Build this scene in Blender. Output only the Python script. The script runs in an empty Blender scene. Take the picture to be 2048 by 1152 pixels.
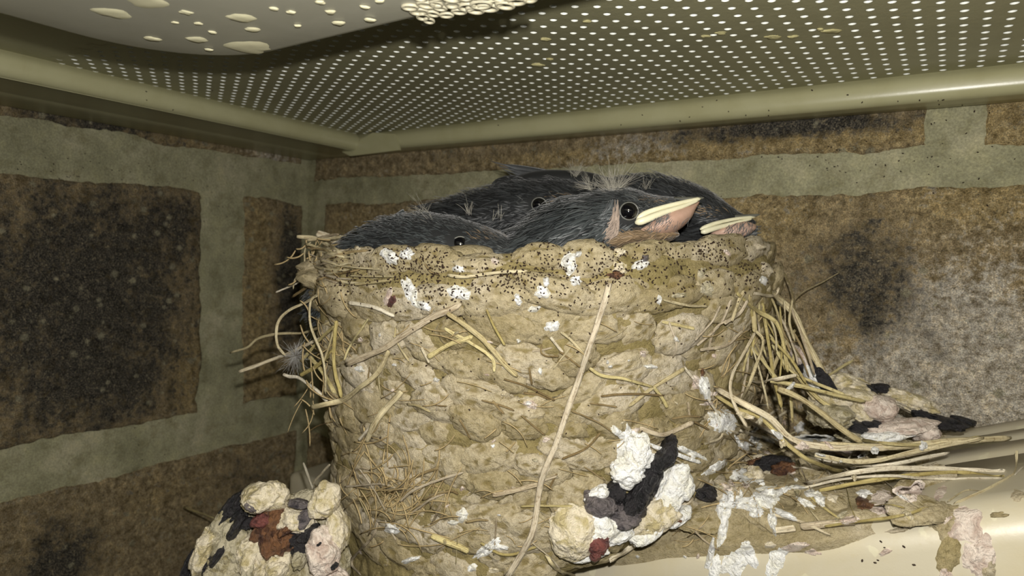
import bpy, math, random
import numpy as np
from mathutils import Vector, Matrix
random.seed(7); RNG = np.random.default_rng(11)
SC = bpy.context.scene; COL = SC.collection
S = 0.001                                   # all numbers below are millimetres

# ---------------------------------------------------------------- camera, light, exposure
FPX = 1297.0
ex = np.array([1924, -131, 1297.]); ex /= np.linalg.norm(ex)
ey = np.array([876, 26, -1297.]); ey -= ex*ey.dot(ex); ey /= np.linalg.norm(ey)
ez = np.cross(ex, ey)
M = np.stack([ex, ey, ez], 1)               # world -> camera axes
CAM = np.array([173., -137., 0.])
RIGHT, UP, BACK = M[0], M[1], M[2]          # camera axes in the world
cd = bpy.data.cameras.new('camera'); cam = bpy.data.objects.new('camera', cd); COL.objects.link(cam)
mw = Matrix(((RIGHT[0], UP[0], BACK[0], CAM[0]*S), (RIGHT[1], UP[1], BACK[1], CAM[1]*S), (RIGHT[2], UP[2], BACK[2], CAM[2]*S), (0, 0, 0, 1)))
cam.matrix_world = mw
cd.sensor_width = 36; cd.lens = FPX/2048*36; cd.clip_start = 0.001; cd.clip_end = 20
cd.dof.use_dof = True; cd.dof.focus_distance = 0.088; cd.dof.aperture_fstop = 52
SC.camera = cam
vs = SC.view_settings; vs.view_transform = 'Standard'; vs.look = 'None'; vs.gamma = 1; vs.use_curve_mapping = False
vs.exposure = 0.0
w = bpy.data.worlds.new('night'); SC.world = w; w.use_nodes = True
w.node_tree.nodes['Background'].inputs[0].default_value = (0.85, 0.85, 0.7, 1)
w.node_tree.nodes['Background'].inputs[1].default_value = 0.05
ld = bpy.data.lights.new('camera_flash', 'POINT'); ld.energy = 0.49; ld.shadow_soft_size = 0.0009; ld.color = (1.0, 0.965, 0.91)
lo = bpy.data.objects.new('camera_flash', ld); COL.objects.link(lo)
lo.location = Vector((CAM + UP*6.5 + RIGHT*2.0 + BACK*1.0)*S)

def ray(px, py): return M.T @ np.array([(px-1024)/FPX, -(py-576)/FPX, -1.])
def P(px, py, Z): return CAM + ray(px, py)*Z          # point seen there at depth Z

# ---------------------------------------------------------------- numpy noise
def _h(ix, iy, iz, s):
    n = (ix*374761393 + iy*668265263 + iz*2147483647 + s*974634777) & 0xffffffff
    n = ((n ^ (n >> 13))*1274126177) & 0xffffffff
    n = ((n ^ (n >> 16))*2246822519) & 0xffffffff
    return ((n ^ (n >> 15)) & 0xffffff)/float(0xffffff)
def vnoise(p, s=0):
    i = np.floor(p).astype(np.int64); f = p-i; f = f*f*(3-2*f); r = 0
    for dx in (0, 1):
        for dy in (0, 1):
            for dz in (0, 1):
                wgt = (f[:, 0] if dx else 1-f[:, 0])*(f[:, 1] if dy else 1-f[:, 1])*(f[:, 2] if dz else 1-f[:, 2])
                r = r + wgt*_h(i[:, 0]+dx, i[:, 1]+dy, i[:, 2]+dz, s)
    return r*2-1
def fbm(p, sc, o=4, s=0, g=0.5):
    p = np.asarray(p, float)*sc; r = 0; a = 1; t = 0
    for k in range(o):
        r = r+a*vnoise(p+17.3*k, s+k); t += a; a *= g; p = p*2.03
    return r/t
def worley(p, sc, s=0):
    p = np.asarray(p, float)*sc; i = np.floor(p).astype(np.int64); f1 = np.full(len(p), 9.); f2 = f1.copy()
    for dx in (-1, 0, 1):
        for dy in (-1, 0, 1):
            for dz in (-1, 0, 1):
                c = i+np.array([dx, dy, dz]); q = c+np.stack([_h(c[:, 0], c[:, 1], c[:, 2], s+k) for k in (1, 2, 3)], 1)
                d = np.linalg.norm(q-p, axis=1); f2 = np.minimum(f2, np.maximum(f1, d)); f1 = np.minimum(f1, d)
    return f1, f2

# ---------------------------------------------------------------- mesh helpers
def mesh_np(name, V, F, m=None, smooth=True, attr=None):
    V = np.asarray(V, float)*S
    me = bpy.data.meshes.new(name)
    if isinstance(F, np.ndarray):
        n, k = F.shape
        me.vertices.add(len(V)); me.vertices.foreach_set('co', V.astype(np.float32).ravel())
        me.loops.add(n*k); me.loops.foreach_set('vertex_index', F.astype(np.int32).ravel())
        me.polygons.add(n); me.polygons.foreach_set('loop_start', np.arange(0, n*k, k, dtype=np.int32))
        me.polygons.foreach_set('loop_total', np.full(n, k, dtype=np.int32))
        me.update(calc_edges=True); me.validate()
    else:
        me.from_pydata(V.tolist(), [], F); me.update()
    if smooth: me.polygons.foreach_set('use_smooth', [True]*len(me.polygons))
    if attr is not None and len(attr) == len(me.vertices):
        a = me.color_attributes.new('mask', 'FLOAT_COLOR', 'POINT'); c = np.ones((len(attr), 4), np.float32); c[:, :3] = attr
        a.data.foreach_set('color', c.ravel())
    if m: me.materials.append(m)
    return me
def link(name, me, parent=None, label=None, cat=None, group=None, kind=None):
    o = bpy.data.objects.new(name, me); COL.objects.link(o)
    if parent: o.parent = parent
    for k, v in (('label', label), ('category', cat), ('group', group), ('kind', kind)):
        if v: o[k] = v
    return o
def thing(name, label, cat, loc, kind=None, group=None):
    o = link(name, None, None, label, cat, group, kind); o.location = Vector(np.asarray(loc)*S); o.empty_display_size = 0.005
    return o
def part(name, me, parent, kind=None, label=None):    # vertices are in world mm; keep them there whatever the parent's place
    o = link(name, me, parent, kind=kind, label=label)
    o.matrix_parent_inverse = Matrix.Translation(-parent.location)
    return o
def gridF(nu, nv, wrap=False, base=0):
    i = np.arange(nu-1)[:, None]; j = np.arange(nv if wrap else nv-1)[None, :]; j2 = (j+1) % nv
    a = i*nv+j; b = i*nv+j2; c = (i+1)*nv+j2; d = (i+1)*nv+j
    return np.stack([a, b, c, d], -1).reshape(-1, 4)+base
class Bag:
    def __init__(s): s.V = []; s.F = []; s.n = 0
    def add(s, V, F):
        F = np.asarray(F); 
        if F.shape[1] == 3: F = np.concatenate([F, F[:, 2:3]], 1)
        s.V.append(np.asarray(V, float)); s.F.append(F+s.n); s.n += len(V)
    def mesh(s, name, m, smooth=True):
        V = np.concatenate(s.V); F = np.concatenate(s.F); tri = F[:, 2] == F[:, 3]
        if tri.all(): return mesh_np(name, V, F[:, :3].copy(), m, smooth)
        if not tri.any(): return mesh_np(name, V, F, m, smooth)
        return mesh_np(name, V, [tuple(f[:3]) if t else tuple(f) for f, t in zip(F.tolist(), tri)], m, smooth)
def spline(pts, n):
    pts = np.asarray(pts, float)
    if len(pts) < 3:
        t = np.linspace(0, 1, n)[:, None]; return pts[0]*(1-t)+pts[-1]*t
    q = np.vstack([2*pts[0]-pts[1], pts, 2*pts[-1]-pts[-2]])
    L = np.linalg.norm(np.diff(pts, axis=0), axis=1); c = np.concatenate([[0], np.cumsum(L)]); c /= c[-1]
    out = []
    for t in np.linspace(0, 1, n):
        k = min(len(pts)-2, int(np.searchsorted(c, t, side='right')-1)); k = max(0, k)
        u = (t-c[k])/max(1e-9, c[k+1]-c[k]); p0, p1, p2, p3 = q[k:k+4]
        out.append(0.5*((2*p1)+(-p0+p2)*u+(2*p0-5*p1+4*p2-p3)*u*u+(-p0+3*p1-3*p2+p3)*u**3))
    return np.array(out)
def tubeVF(path, w, t, k=6, up=None, ends=(0.7, 0.5), ridge=0.0):
    """flattened tube: width w and thickness t (full sizes, scalars or arrays) along a path; the flat side looks towards the lens side `up`"""
    path = np.asarray(path, float); n = len(path)
    T = np.gradient(path, axis=0); T /= np.linalg.norm(T, axis=1)[:, None]+1e-9
    up = BACK if up is None else up
    W = np.cross(T, up); W /= np.linalg.norm(W, axis=1)[:, None]+1e-9; N = np.cross(W, T)
    a = np.linspace(0, 2*math.pi, k, endpoint=False)
    prof = np.ones(n); prof[0] = ends[0]; prof[-1] = ends[1]
    w = np.broadcast_to(w, (n,))*prof/2; t = np.broadcast_to(t, (n,))*prof/2
    rr = 1+ridge*np.cos(a*5)
    V = path[:, None, :]+(np.cos(a)*rr)[None, :, None]*W[:, None, :]*w[:, None, None]+(np.sin(a)*rr)[None, :, None]*N[:, None, :]*t[:, None, None]
    V = V.reshape(-1, 3); F = gridF(n, k, True)
    c0 = len(V); V = np.vstack([V, path[0], path[-1]])
    caps = [[c0, (j+1) % k, j, j] for j in range(k)]+[[c0+1, (n-1)*k+j, (n-1)*k+(j+1) % k, (n-1)*k+(j+1) % k] for j in range(k)]
    return V, np.vstack([F, caps])

import bmesh
def ico(sub):
    bm = bmesh.new(); bmesh.ops.create_icosphere(bm, subdivisions=sub, radius=1.0)
    V = np.array([v.co[:] for v in bm.verts]); F = np.array([[v.index for v in f.verts] for f in bm.faces]); bm.free(); return V, F
ICO = {k: ico(k) for k in (2, 3, 4, 5)}

# ---------------------------------------------------------------- materials
def mat(name, rough=0.8, spec=0.3):
    m = bpy.data.materials.new(name); m.use_nodes = True; nt = m.node_tree; b = nt.nodes['Principled BSDF']
    b.inputs['Roughness'].default_value = rough; b.inputs['Specular IOR Level'].default_value = spec
    g = nt.nodes.new('ShaderNodeNewGeometry'); v = nt.nodes.new('ShaderNodeVectorMath'); v.operation = 'SCALE'; v.inputs['Scale'].default_value = 1000
    nt.links.new(g.outputs['Position'], v.inputs[0]); m['pos'] = v.name
    return m, nt, b, v.outputs[0]
def N(nt, vec, scale, detail=4, rough=0.55, dist=0.0, typ='noise'):
    if typ == 'noise':
        n = nt.nodes.new('ShaderNodeTexNoise'); n.inputs['Detail'].default_value = detail; n.inputs['Roughness'].default_value = rough; n.inputs['Distortion'].default_value = dist
    else:
        n = nt.nodes.new('ShaderNodeTexVoronoi'); n.feature = typ
    n.inputs['Scale'].default_value = scale; nt.links.new(vec, n.inputs['Vector'])
    return n.outputs['Fac'] if typ == 'noise' else n.outputs['Distance']
def ramp(nt, fac, stops, mode='LINEAR'):
    r = nt.nodes.new('ShaderNodeValToRGB'); r.color_ramp.interpolation = mode; e = r.color_ramp.elements
    for k, (p, c) in enumerate(stops):
        c = (c, c, c, 1) if not isinstance(c, tuple) else (*c, 1)
        if k < 2: e[k].position = p; e[k].color = c
        else: x = e.new(p); x.color = c
    nt.links.new(fac, r.inputs[0]); return r.outputs[0]
def mix(nt, fac, a, b, mode='MIX'):
    x = nt.nodes.new('ShaderNodeMix'); x.data_type = 'RGBA'; x.blend_type = mode
    for s, v in ((x.inputs[0], fac), (x.inputs[6], a), (x.inputs[7], b)):
        if isinstance(v, (int, float)): s.default_value = v
        elif isinstance(v, tuple): s.default_value = (*v, 1)
        else: nt.links.new(v, s)
    return x.outputs[2]
def mth(nt, op, a, b=0.0, clamp=False):
    x = nt.nodes.new('ShaderNodeMath'); x.operation = op; x.use_clamp = clamp
    for s, v in ((x.inputs[0], a), (x.inputs[1], b)):
        if isinstance(v, (int, float)): s.default_value = v
        else: nt.links.new(v, s)
    return x.outputs[0]
def bump(nt, b, h, dist_mm, strength=1.0):
    x = nt.nodes.new('ShaderNodeBump'); x.inputs['Distance'].default_value = dist_mm*S; x.inputs['Strength'].default_value = strength
    nt.links.new(h, x.inputs['Height']); nt.links.new(x.outputs[0], b.inputs['Normal'])
def attr(nt):
    a = nt.nodes.new('ShaderNodeAttribute'); a.attribute_name = 'mask'; s = nt.nodes.new('ShaderNodeSeparateColor'); nt.links.new(a.outputs['Color'], s.inputs[0])
    return s.outputs[0], s.outputs[1], s.outputs[2]
def sepz(nt, v):
    s = nt.nodes.new('ShaderNodeSeparateXYZ'); nt.links.new(v, s.inputs[0]); return s.outputs

def mat_mud(name, c_dark, c_mid, c_light):
    m, nt, b, v = mat(name, 0.92, 0.12)
    oi = nt.nodes.new('ShaderNodeObjectInfo')
    n1 = N(nt, v, 0.11, 5, 0.6); n2 = N(nt, v, 1.3, 6, 0.7); n3 = N(nt, v, 7.0, 4, 0.7)
    f = mth(nt, 'ADD', mth(nt, 'MULTIPLY', n1, 0.75), mth(nt, 'MULTIPLY', oi.outputs['Random'], 0.25))
    col = ramp(nt, f, [(0.30, c_dark), (0.52, c_mid), (0.72, c_light)])
    col = mix(nt, 0.75, col, ramp(nt, n2, [(0.30, (0.60, 0.56, 0.40)), (0.48, (1.0, 1.0, 1.0)), (0.72, (1.3, 1.28, 1.26))]), 'MULTIPLY')
    col = mix(nt, 0.6, col, ramp(nt, n3, [(0.34, (0.55, 0.52, 0.45)), (0.5, (1, 1, 1))]), 'MULTIPLY')
    nt.links.new(col, b.inputs['Base Color'])
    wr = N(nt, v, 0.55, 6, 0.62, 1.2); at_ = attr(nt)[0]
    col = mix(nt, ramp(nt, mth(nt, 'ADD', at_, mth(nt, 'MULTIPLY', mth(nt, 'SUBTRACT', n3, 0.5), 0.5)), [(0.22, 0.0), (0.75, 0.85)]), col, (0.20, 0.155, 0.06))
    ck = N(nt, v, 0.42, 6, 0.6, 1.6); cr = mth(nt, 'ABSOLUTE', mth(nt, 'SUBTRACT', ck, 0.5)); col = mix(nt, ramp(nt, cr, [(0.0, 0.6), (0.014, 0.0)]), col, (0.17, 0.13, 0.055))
    nt.links.new(col, b.inputs['Base Color'])
    h = mth(nt, 'ADD', mth(nt, 'MULTIPLY', n2, 0.6), mth(nt, 'ADD', mth(nt, 'MULTIPLY', n3, 0.25), wr))
    bump(nt, b, h, 0.9, 0.75)
    return m
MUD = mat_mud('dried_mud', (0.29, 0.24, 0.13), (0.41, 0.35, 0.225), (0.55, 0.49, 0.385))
MUD_DEEP = mat_mud('damp_mud', (0.22, 0.18, 0.075), (0.31, 0.255, 0.125), (0.41, 0.35, 0.21))

def mat_straw(name, c1, c2):
    m, nt, b, v = mat(name, 0.55, 0.3); oi = nt.nodes.new('ShaderNodeObjectInfo'); ma, ml, _ = attr(nt)
    cb = nt.nodes.new('ShaderNodeCombineXYZ'); nt.links.new(mth(nt, 'MULTIPLY', ma, 9.0), cb.inputs[0]); nt.links.new(mth(nt, 'MULTIPLY', ml, 0.35), cb.inputs[1]); nt.links.new(mth(nt, 'MULTIPLY', oi.outputs['Random'], 50.0), cb.inputs[2])
    fib = N(nt, cb.outputs[0], 1.0, 3, 0.6); n = N(nt, v, 0.35, 4, 0.6)
    col = ramp(nt, mth(nt, 'ADD', mth(nt, 'MULTIPLY', n, 0.5), mth(nt, 'MULTIPLY', oi.outputs['Random'], 0.5)), [(0.25, c1), (0.75, c2)])
    col = mix(nt, 0.9, col, ramp(nt, fib, [(0.32, (0.5, 0.43, 0.34)), (0.5, (0.95, 0.95, 0.95)), (0.7, (1.15, 1.15, 1.1))]), 'MULTIPLY')
    n2 = N(nt, v, 2.2, 5, 0.75)
    col = mix(nt, 0.8, col, ramp(nt, n2, [(0.34, (0.45, 0.38, 0.30)), (0.46, (1, 1, 1))]), 'MULTIPLY')
    nt.links.new(col, b.inputs['Base Color']); bump(nt, b, mth(nt, 'ADD', fib, mth(nt, 'MULTIPLY', n2, 0.3)), 0.25, 0.9)
    return m
STRAW = mat_straw('dry_straw', (0.42, 0.35, 0.18), (0.66, 0.58, 0.38))
STRAW_Y = mat_straw('yellow_straw', (0.44, 0.36, 0.14), (0.64, 0.56, 0.30))
STRAW_P = mat_straw('bleached_straw', (0.60, 0.52, 0.36), (0.80, 0.74, 0.60))
STRAW_D = mat_straw('brown_rootlet', (0.20, 0.14, 0.06), (0.40, 0.31, 0.16))
LONG = mat_straw('grey_brown_straw', (0.44, 0.38, 0.27), (0.56, 0.49, 0.37))
STALK = mat_straw('brown_stalk', (0.40, 0.33, 0.22), (0.60, 0.52, 0.39))

def mat_drop(name, base, vein, dark, wet=0.4):
    m, nt, b, v = mat(name, wet, 0.5)
    n = N(nt, v, 0.5, 5, 0.6, 0.8); n2 = N(nt, v, 2.2, 5, 0.7)
    col = ramp(nt, n, [(0.38, vein), (0.54, base), (1.0, base)])
    col = mix(nt, 0.8, col, ramp(nt, n2, [(0.30, dark), (0.40, (1, 1, 1))]), 'MULTIPLY')
    nt.links.new(col, b.inputs['Base Color'])
    st = N(nt, v, 0.9, 4, 0.65, 0.5); nt.links.new(mix(nt, ramp(nt, st, [(0.58, 0.0), (0.68, 0.5)]), col, tuple(x*.5 for x in vein)), b.inputs['Base Color'])
    bump(nt, b, mth(nt, 'ADD', n, mth(nt, 'MULTIPLY', n2, 0.5)), 1.1, 0.9)
    return m
D_WHITE = mat_drop('white_dropping', (0.90, 0.90, 0.88), (0.82, 0.80, 0.70), (0.75, 0.7, 0.62), 0.55)
D_CREAM = mat_drop('cream_dropping', (0.74, 0.66, 0.50), (0.50, 0.42, 0.22), (0.6, 0.48, 0.36))
D_PINK = mat_drop('pinkish_dropping', (0.76, 0.66, 0.57), (0.52, 0.40, 0.33), (0.6, 0.45, 0.4))
D_GREY = mat_drop('grey_green_dropping', (0.50, 0.45, 0.32), (0.27, 0.23, 0.12), (0.5, 0.5, 0.4))
D_BLACK = mat_drop('black_dropping', (0.02, 0.018, 0.02), (0.007, 0.007, 0.008), (0.5, 0.5, 0.5), 0.32)
D_BROWN = mat_drop('rust_brown_dropping', (0.17, 0.08, 0.035), (0.05, 0.02, 0.012), (0.5, 0.4, 0.4), 0.35)
D_RED = mat_drop('dark_red_dropping', (0.18, 0.06, 0.05), (0.06, 0.02, 0.02), (0.6, 0.4, 0.4), 0.3)
D_PURPLE = mat_drop('purple_grey_dropping', (0.15, 0.13, 0.13), (0.04, 0.035, 0.04), (0.6, 0.5, 0.5), 0.35)

def mat_brick():
    m, nt, b, v = mat('weathered_brick', 0.93, 0.12); soot, bloom, orange = attr(nt)
    n1 = N(nt, v, 0.16, 6, 0.65); n2 = N(nt, v, 0.8, 6, 0.72); n3 = N(nt, v, 3.2, 3, 0.7)
    base = ramp(nt, n2, [(0.30, (0.15, 0.115, 0.055)), (0.48, (0.34, 0.27, 0.16)), (0.66, (0.52, 0.43, 0.28))])
    org = ramp(nt, n2, [(0.30, (0.19, 0.14, 0.06)), (0.52, (0.45, 0.35, 0.18)), (0.72, (0.60, 0.50, 0.30))])
    wh = ramp(nt, n2, [(0.32, (0.22, 0.18, 0.12)), (0.46, (0.48, 0.43, 0.35)), (0.62, (0.74, 0.70, 0.62))])
    jit = mth(nt, 'ADD', mth(nt, 'MULTIPLY', mth(nt, 'SUBTRACT', n1, 0.5), 1.5), mth(nt, 'MULTIPLY', mth(nt, 'SUBTRACT', n2, 0.5), 2.1))
    def msk(a): return ramp(nt, mth(nt, 'ADD', a, jit), [(0.28, 0.0), (0.78, 1.0)])
    col = mix(nt, msk(orange), base, org); col = mix(nt, msk(bloom), col, wh)
    so = ramp(nt, n3, [(0.3, (0.016, 0.016, 0.017)), (0.50, (0.07, 0.066, 0.058)), (0.62, (0.20, 0.175, 0.13))])
    col = mix(nt, msk(soot), col, so)
    vo = nt.nodes.new('ShaderNodeTexVoronoi'); vo.inputs['Scale'].default_value = 0.42; vo.inputs['Randomness'].default_value = 1; nt.links.new(v, vo.inputs['Vector'])
    sp = nt.nodes.new('ShaderNodeSeparateColor'); nt.links.new(vo.outputs['Color'], sp.inputs[0])
    rad = mth(nt, 'MULTIPLY', mth(nt, 'POWER', sp.outputs[0], 7.0), 0.36)
    dot = mth(nt, 'LESS_THAN', mth(nt, 'ADD', vo.outputs['Distance'], mth(nt, 'MULTIPLY', mth(nt, 'SUBTRACT', n3, 0.5), 1.1)), rad)
    col = mix(nt, mth(nt, 'MULTIPLY', dot, 0.8), col, (0.36, 0.34, 0.24))
    gr = N(nt, v, 1.7, 3, 0.6); col = mix(nt, ramp(nt, gr, [(0.60, 0.0), (0.66, 0.75)]), col, (0.33, 0.29, 0.19))
    g3 = N(nt, v, 4.5, 3, 0.7); col = mix(nt, 0.9, col, ramp(nt, g3, [(0.32, (0.45, 0.43, 0.38)), (0.5, (1, 1, 1)), (0.66, (1.7, 1.65, 1.5))]), 'MULTIPLY')
    big = N(nt, v, 0.33, 5, 0.7, 0.5); col = mix(nt, 0.85, col, ramp(nt, big, [(0.34, (0.55, 0.52, 0.45)), (0.5, (1, 1, 1)), (0.64, (1.45, 1.4, 1.3))]), 'MULTIPLY')
    pit = N(nt, v, 1.5, 3, 0.6); col = mix(nt, ramp(nt, pit, [(0.26, 0.85), (0.34, 0.0)]), col, (0.02, 0.018, 0.012))
    nt.links.new(col, b.inputs['Base Color'])
    bump(nt, b, mth(nt, 'ADD', n2, mth(nt, 'MULTIPLY', n3, 0.5)), 1.2, 0.9)
    return m
BRICK = mat_brick()
def mat_mortar():
    m, nt, b, v = mat('green_grey_mortar', 0.95, 0.1)
    n1 = N(nt, v, 0.07, 4, 0.6); n2 = N(nt, v, 2.5, 5, 0.75); n3 = N(nt, v, 0.4, 4, 0.6)
    col = ramp(nt, n1, [(0.35, (0.31, 0.30, 0.19)), (0.52, (0.38, 0.365, 0.235)), (0.68, (0.48, 0.45, 0.31))])
    col = mix(nt, 0.8, col, ramp(nt, n2, [(0.3, (0.6, 0.6, 0.55)), (0.5, (1, 1, 1)), (0.70, (1.5, 1.5, 1.4))]), 'MULTIPLY')
    n5 = N(nt, v, 0.22, 5, 0.7); col = mix(nt, 0.8, col, ramp(nt, n5, [(0.35, (0.72, 0.70, 0.62)), (0.5, (1, 1, 1)), (0.66, (1.2, 1.18, 1.1))]), 'MULTIPLY')
    col = mix(nt, ramp(nt, n3, [(0.62, 0.0), (0.75, 0.45)]), col, (0.36, 0.34, 0.20))
    nt.links.new(col, b.inputs['Base Color']); bump(nt, b, mth(nt, 'ADD', n2, n3), 0.6, 0.7)
    return m
MORTAR = mat_mortar()
def mat_paint(name, c, rough, dirt, spots=0.0, bmp=0.05, spec=0.5):
    m, nt, b, v = mat(name, rough, spec)
    n1 = N(nt, v, 0.09, 5, 0.65, 0.5); n2 = N(nt, v, 0.9, 5, 0.7)
    col = mix(nt, ramp(nt, n1, [(0.45, 0.0), (0.7, 0.55)]), c, dirt)
    col = mix(nt, ramp(nt, n2, [(0.62, 0.0), (0.74, 0.5)]), col, dirt)
    if spots:
        sp = N(nt, v, 0.23, 3, 0.5, 0.6); col = mix(nt, ramp(nt, sp, [(0.63, 0.0), (0.66, spots)]), col, (0.62, 0.60, 0.42))
    nt.links.new(col, b.inputs['Base Color']); bump(nt, b, n2, bmp, 0.5)
    return m
PANEL = mat_paint('olive_painted_metal', (0.30, 0.285, 0.17), 0.42, (0.22, 0.21, 0.12), 0.0, 0.12)
TRIM = mat_paint('beige_trim_metal', (0.40, 0.385, 0.225), 0.30, (0.33, 0.31, 0.16), 0.0, 0.03)
EDGE = mat_paint('bare_punched_edge', (0.86, 0.88, 0.82), 0.4, (0.8, 0.8, 0.7))
COVER = mat_paint('pale_grey_plastic', (0.37, 0.36, 0.285), 0.35, (0.32, 0.31, 0.235), 0.0, 0.03)
PIPE = mat_paint('beige_pipe_metal', (0.44, 0.40, 0.30), 0.38, (0.42, 0.36, 0.22), 0.35, 0.06)
SPLAT = mat_paint('dried_splash', (0.66, 0.63, 0.42), 0.7, (0.6, 0.55, 0.36))
FLAKE = mat_paint('olive_flake', (0.45, 0.41, 0.20), 0.8, (0.35, 0.32, 0.16), 0, 0.3)
VOID = mat_paint('dark_void', (0.02, 0.02, 0.015), 0.9, (0.02, 0.02, 0.015))

def mat_plume(name, c1, c2, rough=0.45, sheen=0.3):
    m, nt, b, v = mat(name, rough, 0.4)
    n = N(nt, v, 0.5, 4, 0.7); gi = nt.nodes.new('ShaderNodeNewGeometry'); f_ = mth(nt, 'ADD', mth(nt, 'MULTIPLY', n, 0.5), mth(nt, 'MULTIPLY', gi.outputs['Random Per Island'], 0.5)); nt.links.new(ramp(nt, f_, [(0.3, c1), (0.75, c2)]), b.inputs['Base Color'])
    b.inputs['Sheen Weight'].default_value = sheen; b.inputs['Sheen Roughness'].default_value = 0.4
    return m
SKIN = mat_plume('dark_down_skin', (0.010, 0.011, 0.011), (0.018, 0.019, 0.019), 0.8, 0.05)
PL_BLUE = mat_plume('blue_black_plumage', (0.009, 0.011, 0.012), (0.062, 0.071, 0.072), 0.45)
PL_BLACK = mat_plume('black_plumage', (0.007, 0.008, 0.009), (0.05, 0.054, 0.056), 0.45)
PL_GREY = mat_plume('grey_plumage', (0.05, 0.053, 0.052), (0.14, 0.145, 0.14), 0.5)
PL_TAN = mat_plume('rusty_tan_plumage', (0.11, 0.075, 0.04), (0.30, 0.21, 0.12), 0.6)
DOWN = mat_plume('pale_down', (0.30, 0.28, 0.22), (0.50, 0.47, 0.38), 0.6)
GAPE = mat_plume('cream_gape', (0.60, 0.56, 0.36), (0.80, 0.77, 0.56), 0.35, 0.0)
BILL = mat_plume('grey_bill', (0.05, 0.05, 0.045), (0.16, 0.16, 0.13), 0.35, 0.0)
PINK = mat_plume('pink_bare_skin', (0.36, 0.22, 0.15), (0.52, 0.35, 0.27), 0.5, 0.0)
EYE, nt_, b_, _ = mat('glossy_black_eye', 0.04, 0.9); b_.inputs['Base Color'].default_value = (0.003, 0.003, 0.004, 1)
MITE, nt_, b_, _ = mat('dark_mite', 0.6, 0.2); b_.inputs['Base Color'].default_value = (0.025, 0.014, 0.008, 1)

# ---------------------------------------------------------------- brick walls
def masks(UZ, spec):
    r = np.zeros((len(UZ), 3))
    for ch, u, z, ru, rz, wt in spec:
        r[:, 'soi'.index(ch) if False else {'s': 0, 'b': 1, 'o': 2}[ch]] += wt*np.exp(-(((UZ[:, 0]-u)/ru)**2+((UZ[:, 1]-z)/rz)**2))
    return r
def brick_mesh(u0, u1, z0, z1, place, seed, step, spec, base=(0.0, 0.0, 0.0)):
    nu = max(4, int((u1-u0)/step)); nv = max(4, int((z1-z0)/step))
    U, Z = np.meshgrid(np.linspace(u0, u1, nu), np.linspace(z0, z1, nv), indexing='ij'); U = U.ravel(); Z = Z.ravel()
    p = np.stack([U, Z, np.full_like(U, seed*13.7)], 1)
    ed = np.minimum(np.minimum(U-u0, u1-U), np.minimum(Z-z0, z1-Z))
    wob = fbm(p, 0.22, 3, seed)*0.9
    rnd = np.clip((ed+wob*0.8)/1.6, 0, 1); d = -1.3*(1-rnd)**2+0.42*fbm(p, 0.13, 3, seed+5)+0.30*fbm(p, 0.7, 4, seed+9, 0.6)
    U2 = U+np.where(ed < 0.01, fbm(p, 0.25, 3, seed+3)*0.9, 0); Z2 = Z+np.where(ed < 0.01, fbm(p, 0.25, 3, seed+4)*0.9, 0)
    fall = np.exp(-ed/2.5); U2 = U2+fall*fbm(p, 0.07, 3, seed+13)*1.9; Z2 = Z2+fall*fbm(p, 0.07, 3, seed+14)*1.9; f2_ = np.exp(-ed/0.8); U2 = U2+f2_*fbm(p, 0.45, 4, seed+15, .6)*1.3; Z2 = Z2+f2_*fbm(p, 0.45, 4, seed+16, .6)*1.3
    d[ed < 0.01] = -7
    V = place(U2, Z2, d); A = masks(np.stack([U, Z], 1), spec)+np.array(base)
    return V, gridF(nu, nv), A
def left_place(U, Z, d): return np.stack([d, -U, Z], 1)
def right_place(U, Z, d): return np.stack([U, -d, Z], 1)
def wall(side, place, rows, spec, label):
    root = link('wall_'+side, None, None, label, None, None, 'structure'); root.empty_display_size = 0.01
    # mortar bed
    nu, nv = 300, 170
    U, Z = np.meshgrid(np.linspace(-1, 330, nu), np.linspace(-210, 140, nv), indexing='ij')
    fine = np.linspace(-1, 200, 330); finez = np.linspace(-75, 32, 190)
    us = np.concatenate([fine, np.linspace(203, 330, 30)]); zs = np.concatenate([np.linspace(-210, -77, 30), finez, np.linspace(36, 140, 20)])
    U, Z = np.meshgrid(us, zs, indexing='ij'); U = U.ravel(); Z = Z.ravel(); p = np.stack([U, Z, 0*U+(3 if side == 'left' else 44)], 1)
    d = -0.75+0.45*fbm(p, 0.10, 3, 71)+0.16*fbm(p, 0.8, 4, 75, 0.65)
    me = mesh_np('mortar', place(U, Z, d), gridF(len(us), len(zs)), MORTAR); link('mortar', me, root)
    k = 0
    for (z0, z1, cuts, vis) in rows:
        for (u0, u1, v, base) in cuts:
            k += 1; V, F, A = brick_mesh(u0, u1, z0, z1, place, k+(50 if side == 'right' else 0), 0.6 if v else 4.0, spec, base)
            link('brick', mesh_np('brick', V, F, BRICK, attr=A), root)
    return root
def course(z0, z1, off, skip=()):
    out = []; u = off
    while u < 330:
        a, b = max(u, 1), min(u+215, 329)
        if b-a > 6: out.append((a, b, False, (0.25, 0.1, 0.2)))
        u += 226
    return (z0, z1, out, False)
Lspec = [('s', 62, -16, 24, 26, .75), ('s', 80, -5, 14, 22, .2), ('s', 45, 6, 16, 9, .35), ('s', 60, -38, 18, 10, .3), ('o', 40, -36, 6, 12, .9), ('o', 36, -15, 3, 30, .35),
         ('s', 6, -8, 5.2, 22, 1.3), ('o', 18, -10, 5, 40, .75), ('o', 8, -40, 10, 8, .9), ('s', 14, -46, 5, 5, .0),
         ('s', 70, -76, 9, 9, .8), ('o', 45, -68, 16, 8, .35), ('s', 22, -70, 10, 8, .35), ('s', 62, 30, 18, 5, .9), ('o', 50, 28, 12, 3, .5), ('b', 14, 28, 10, 4, .5)]
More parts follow.
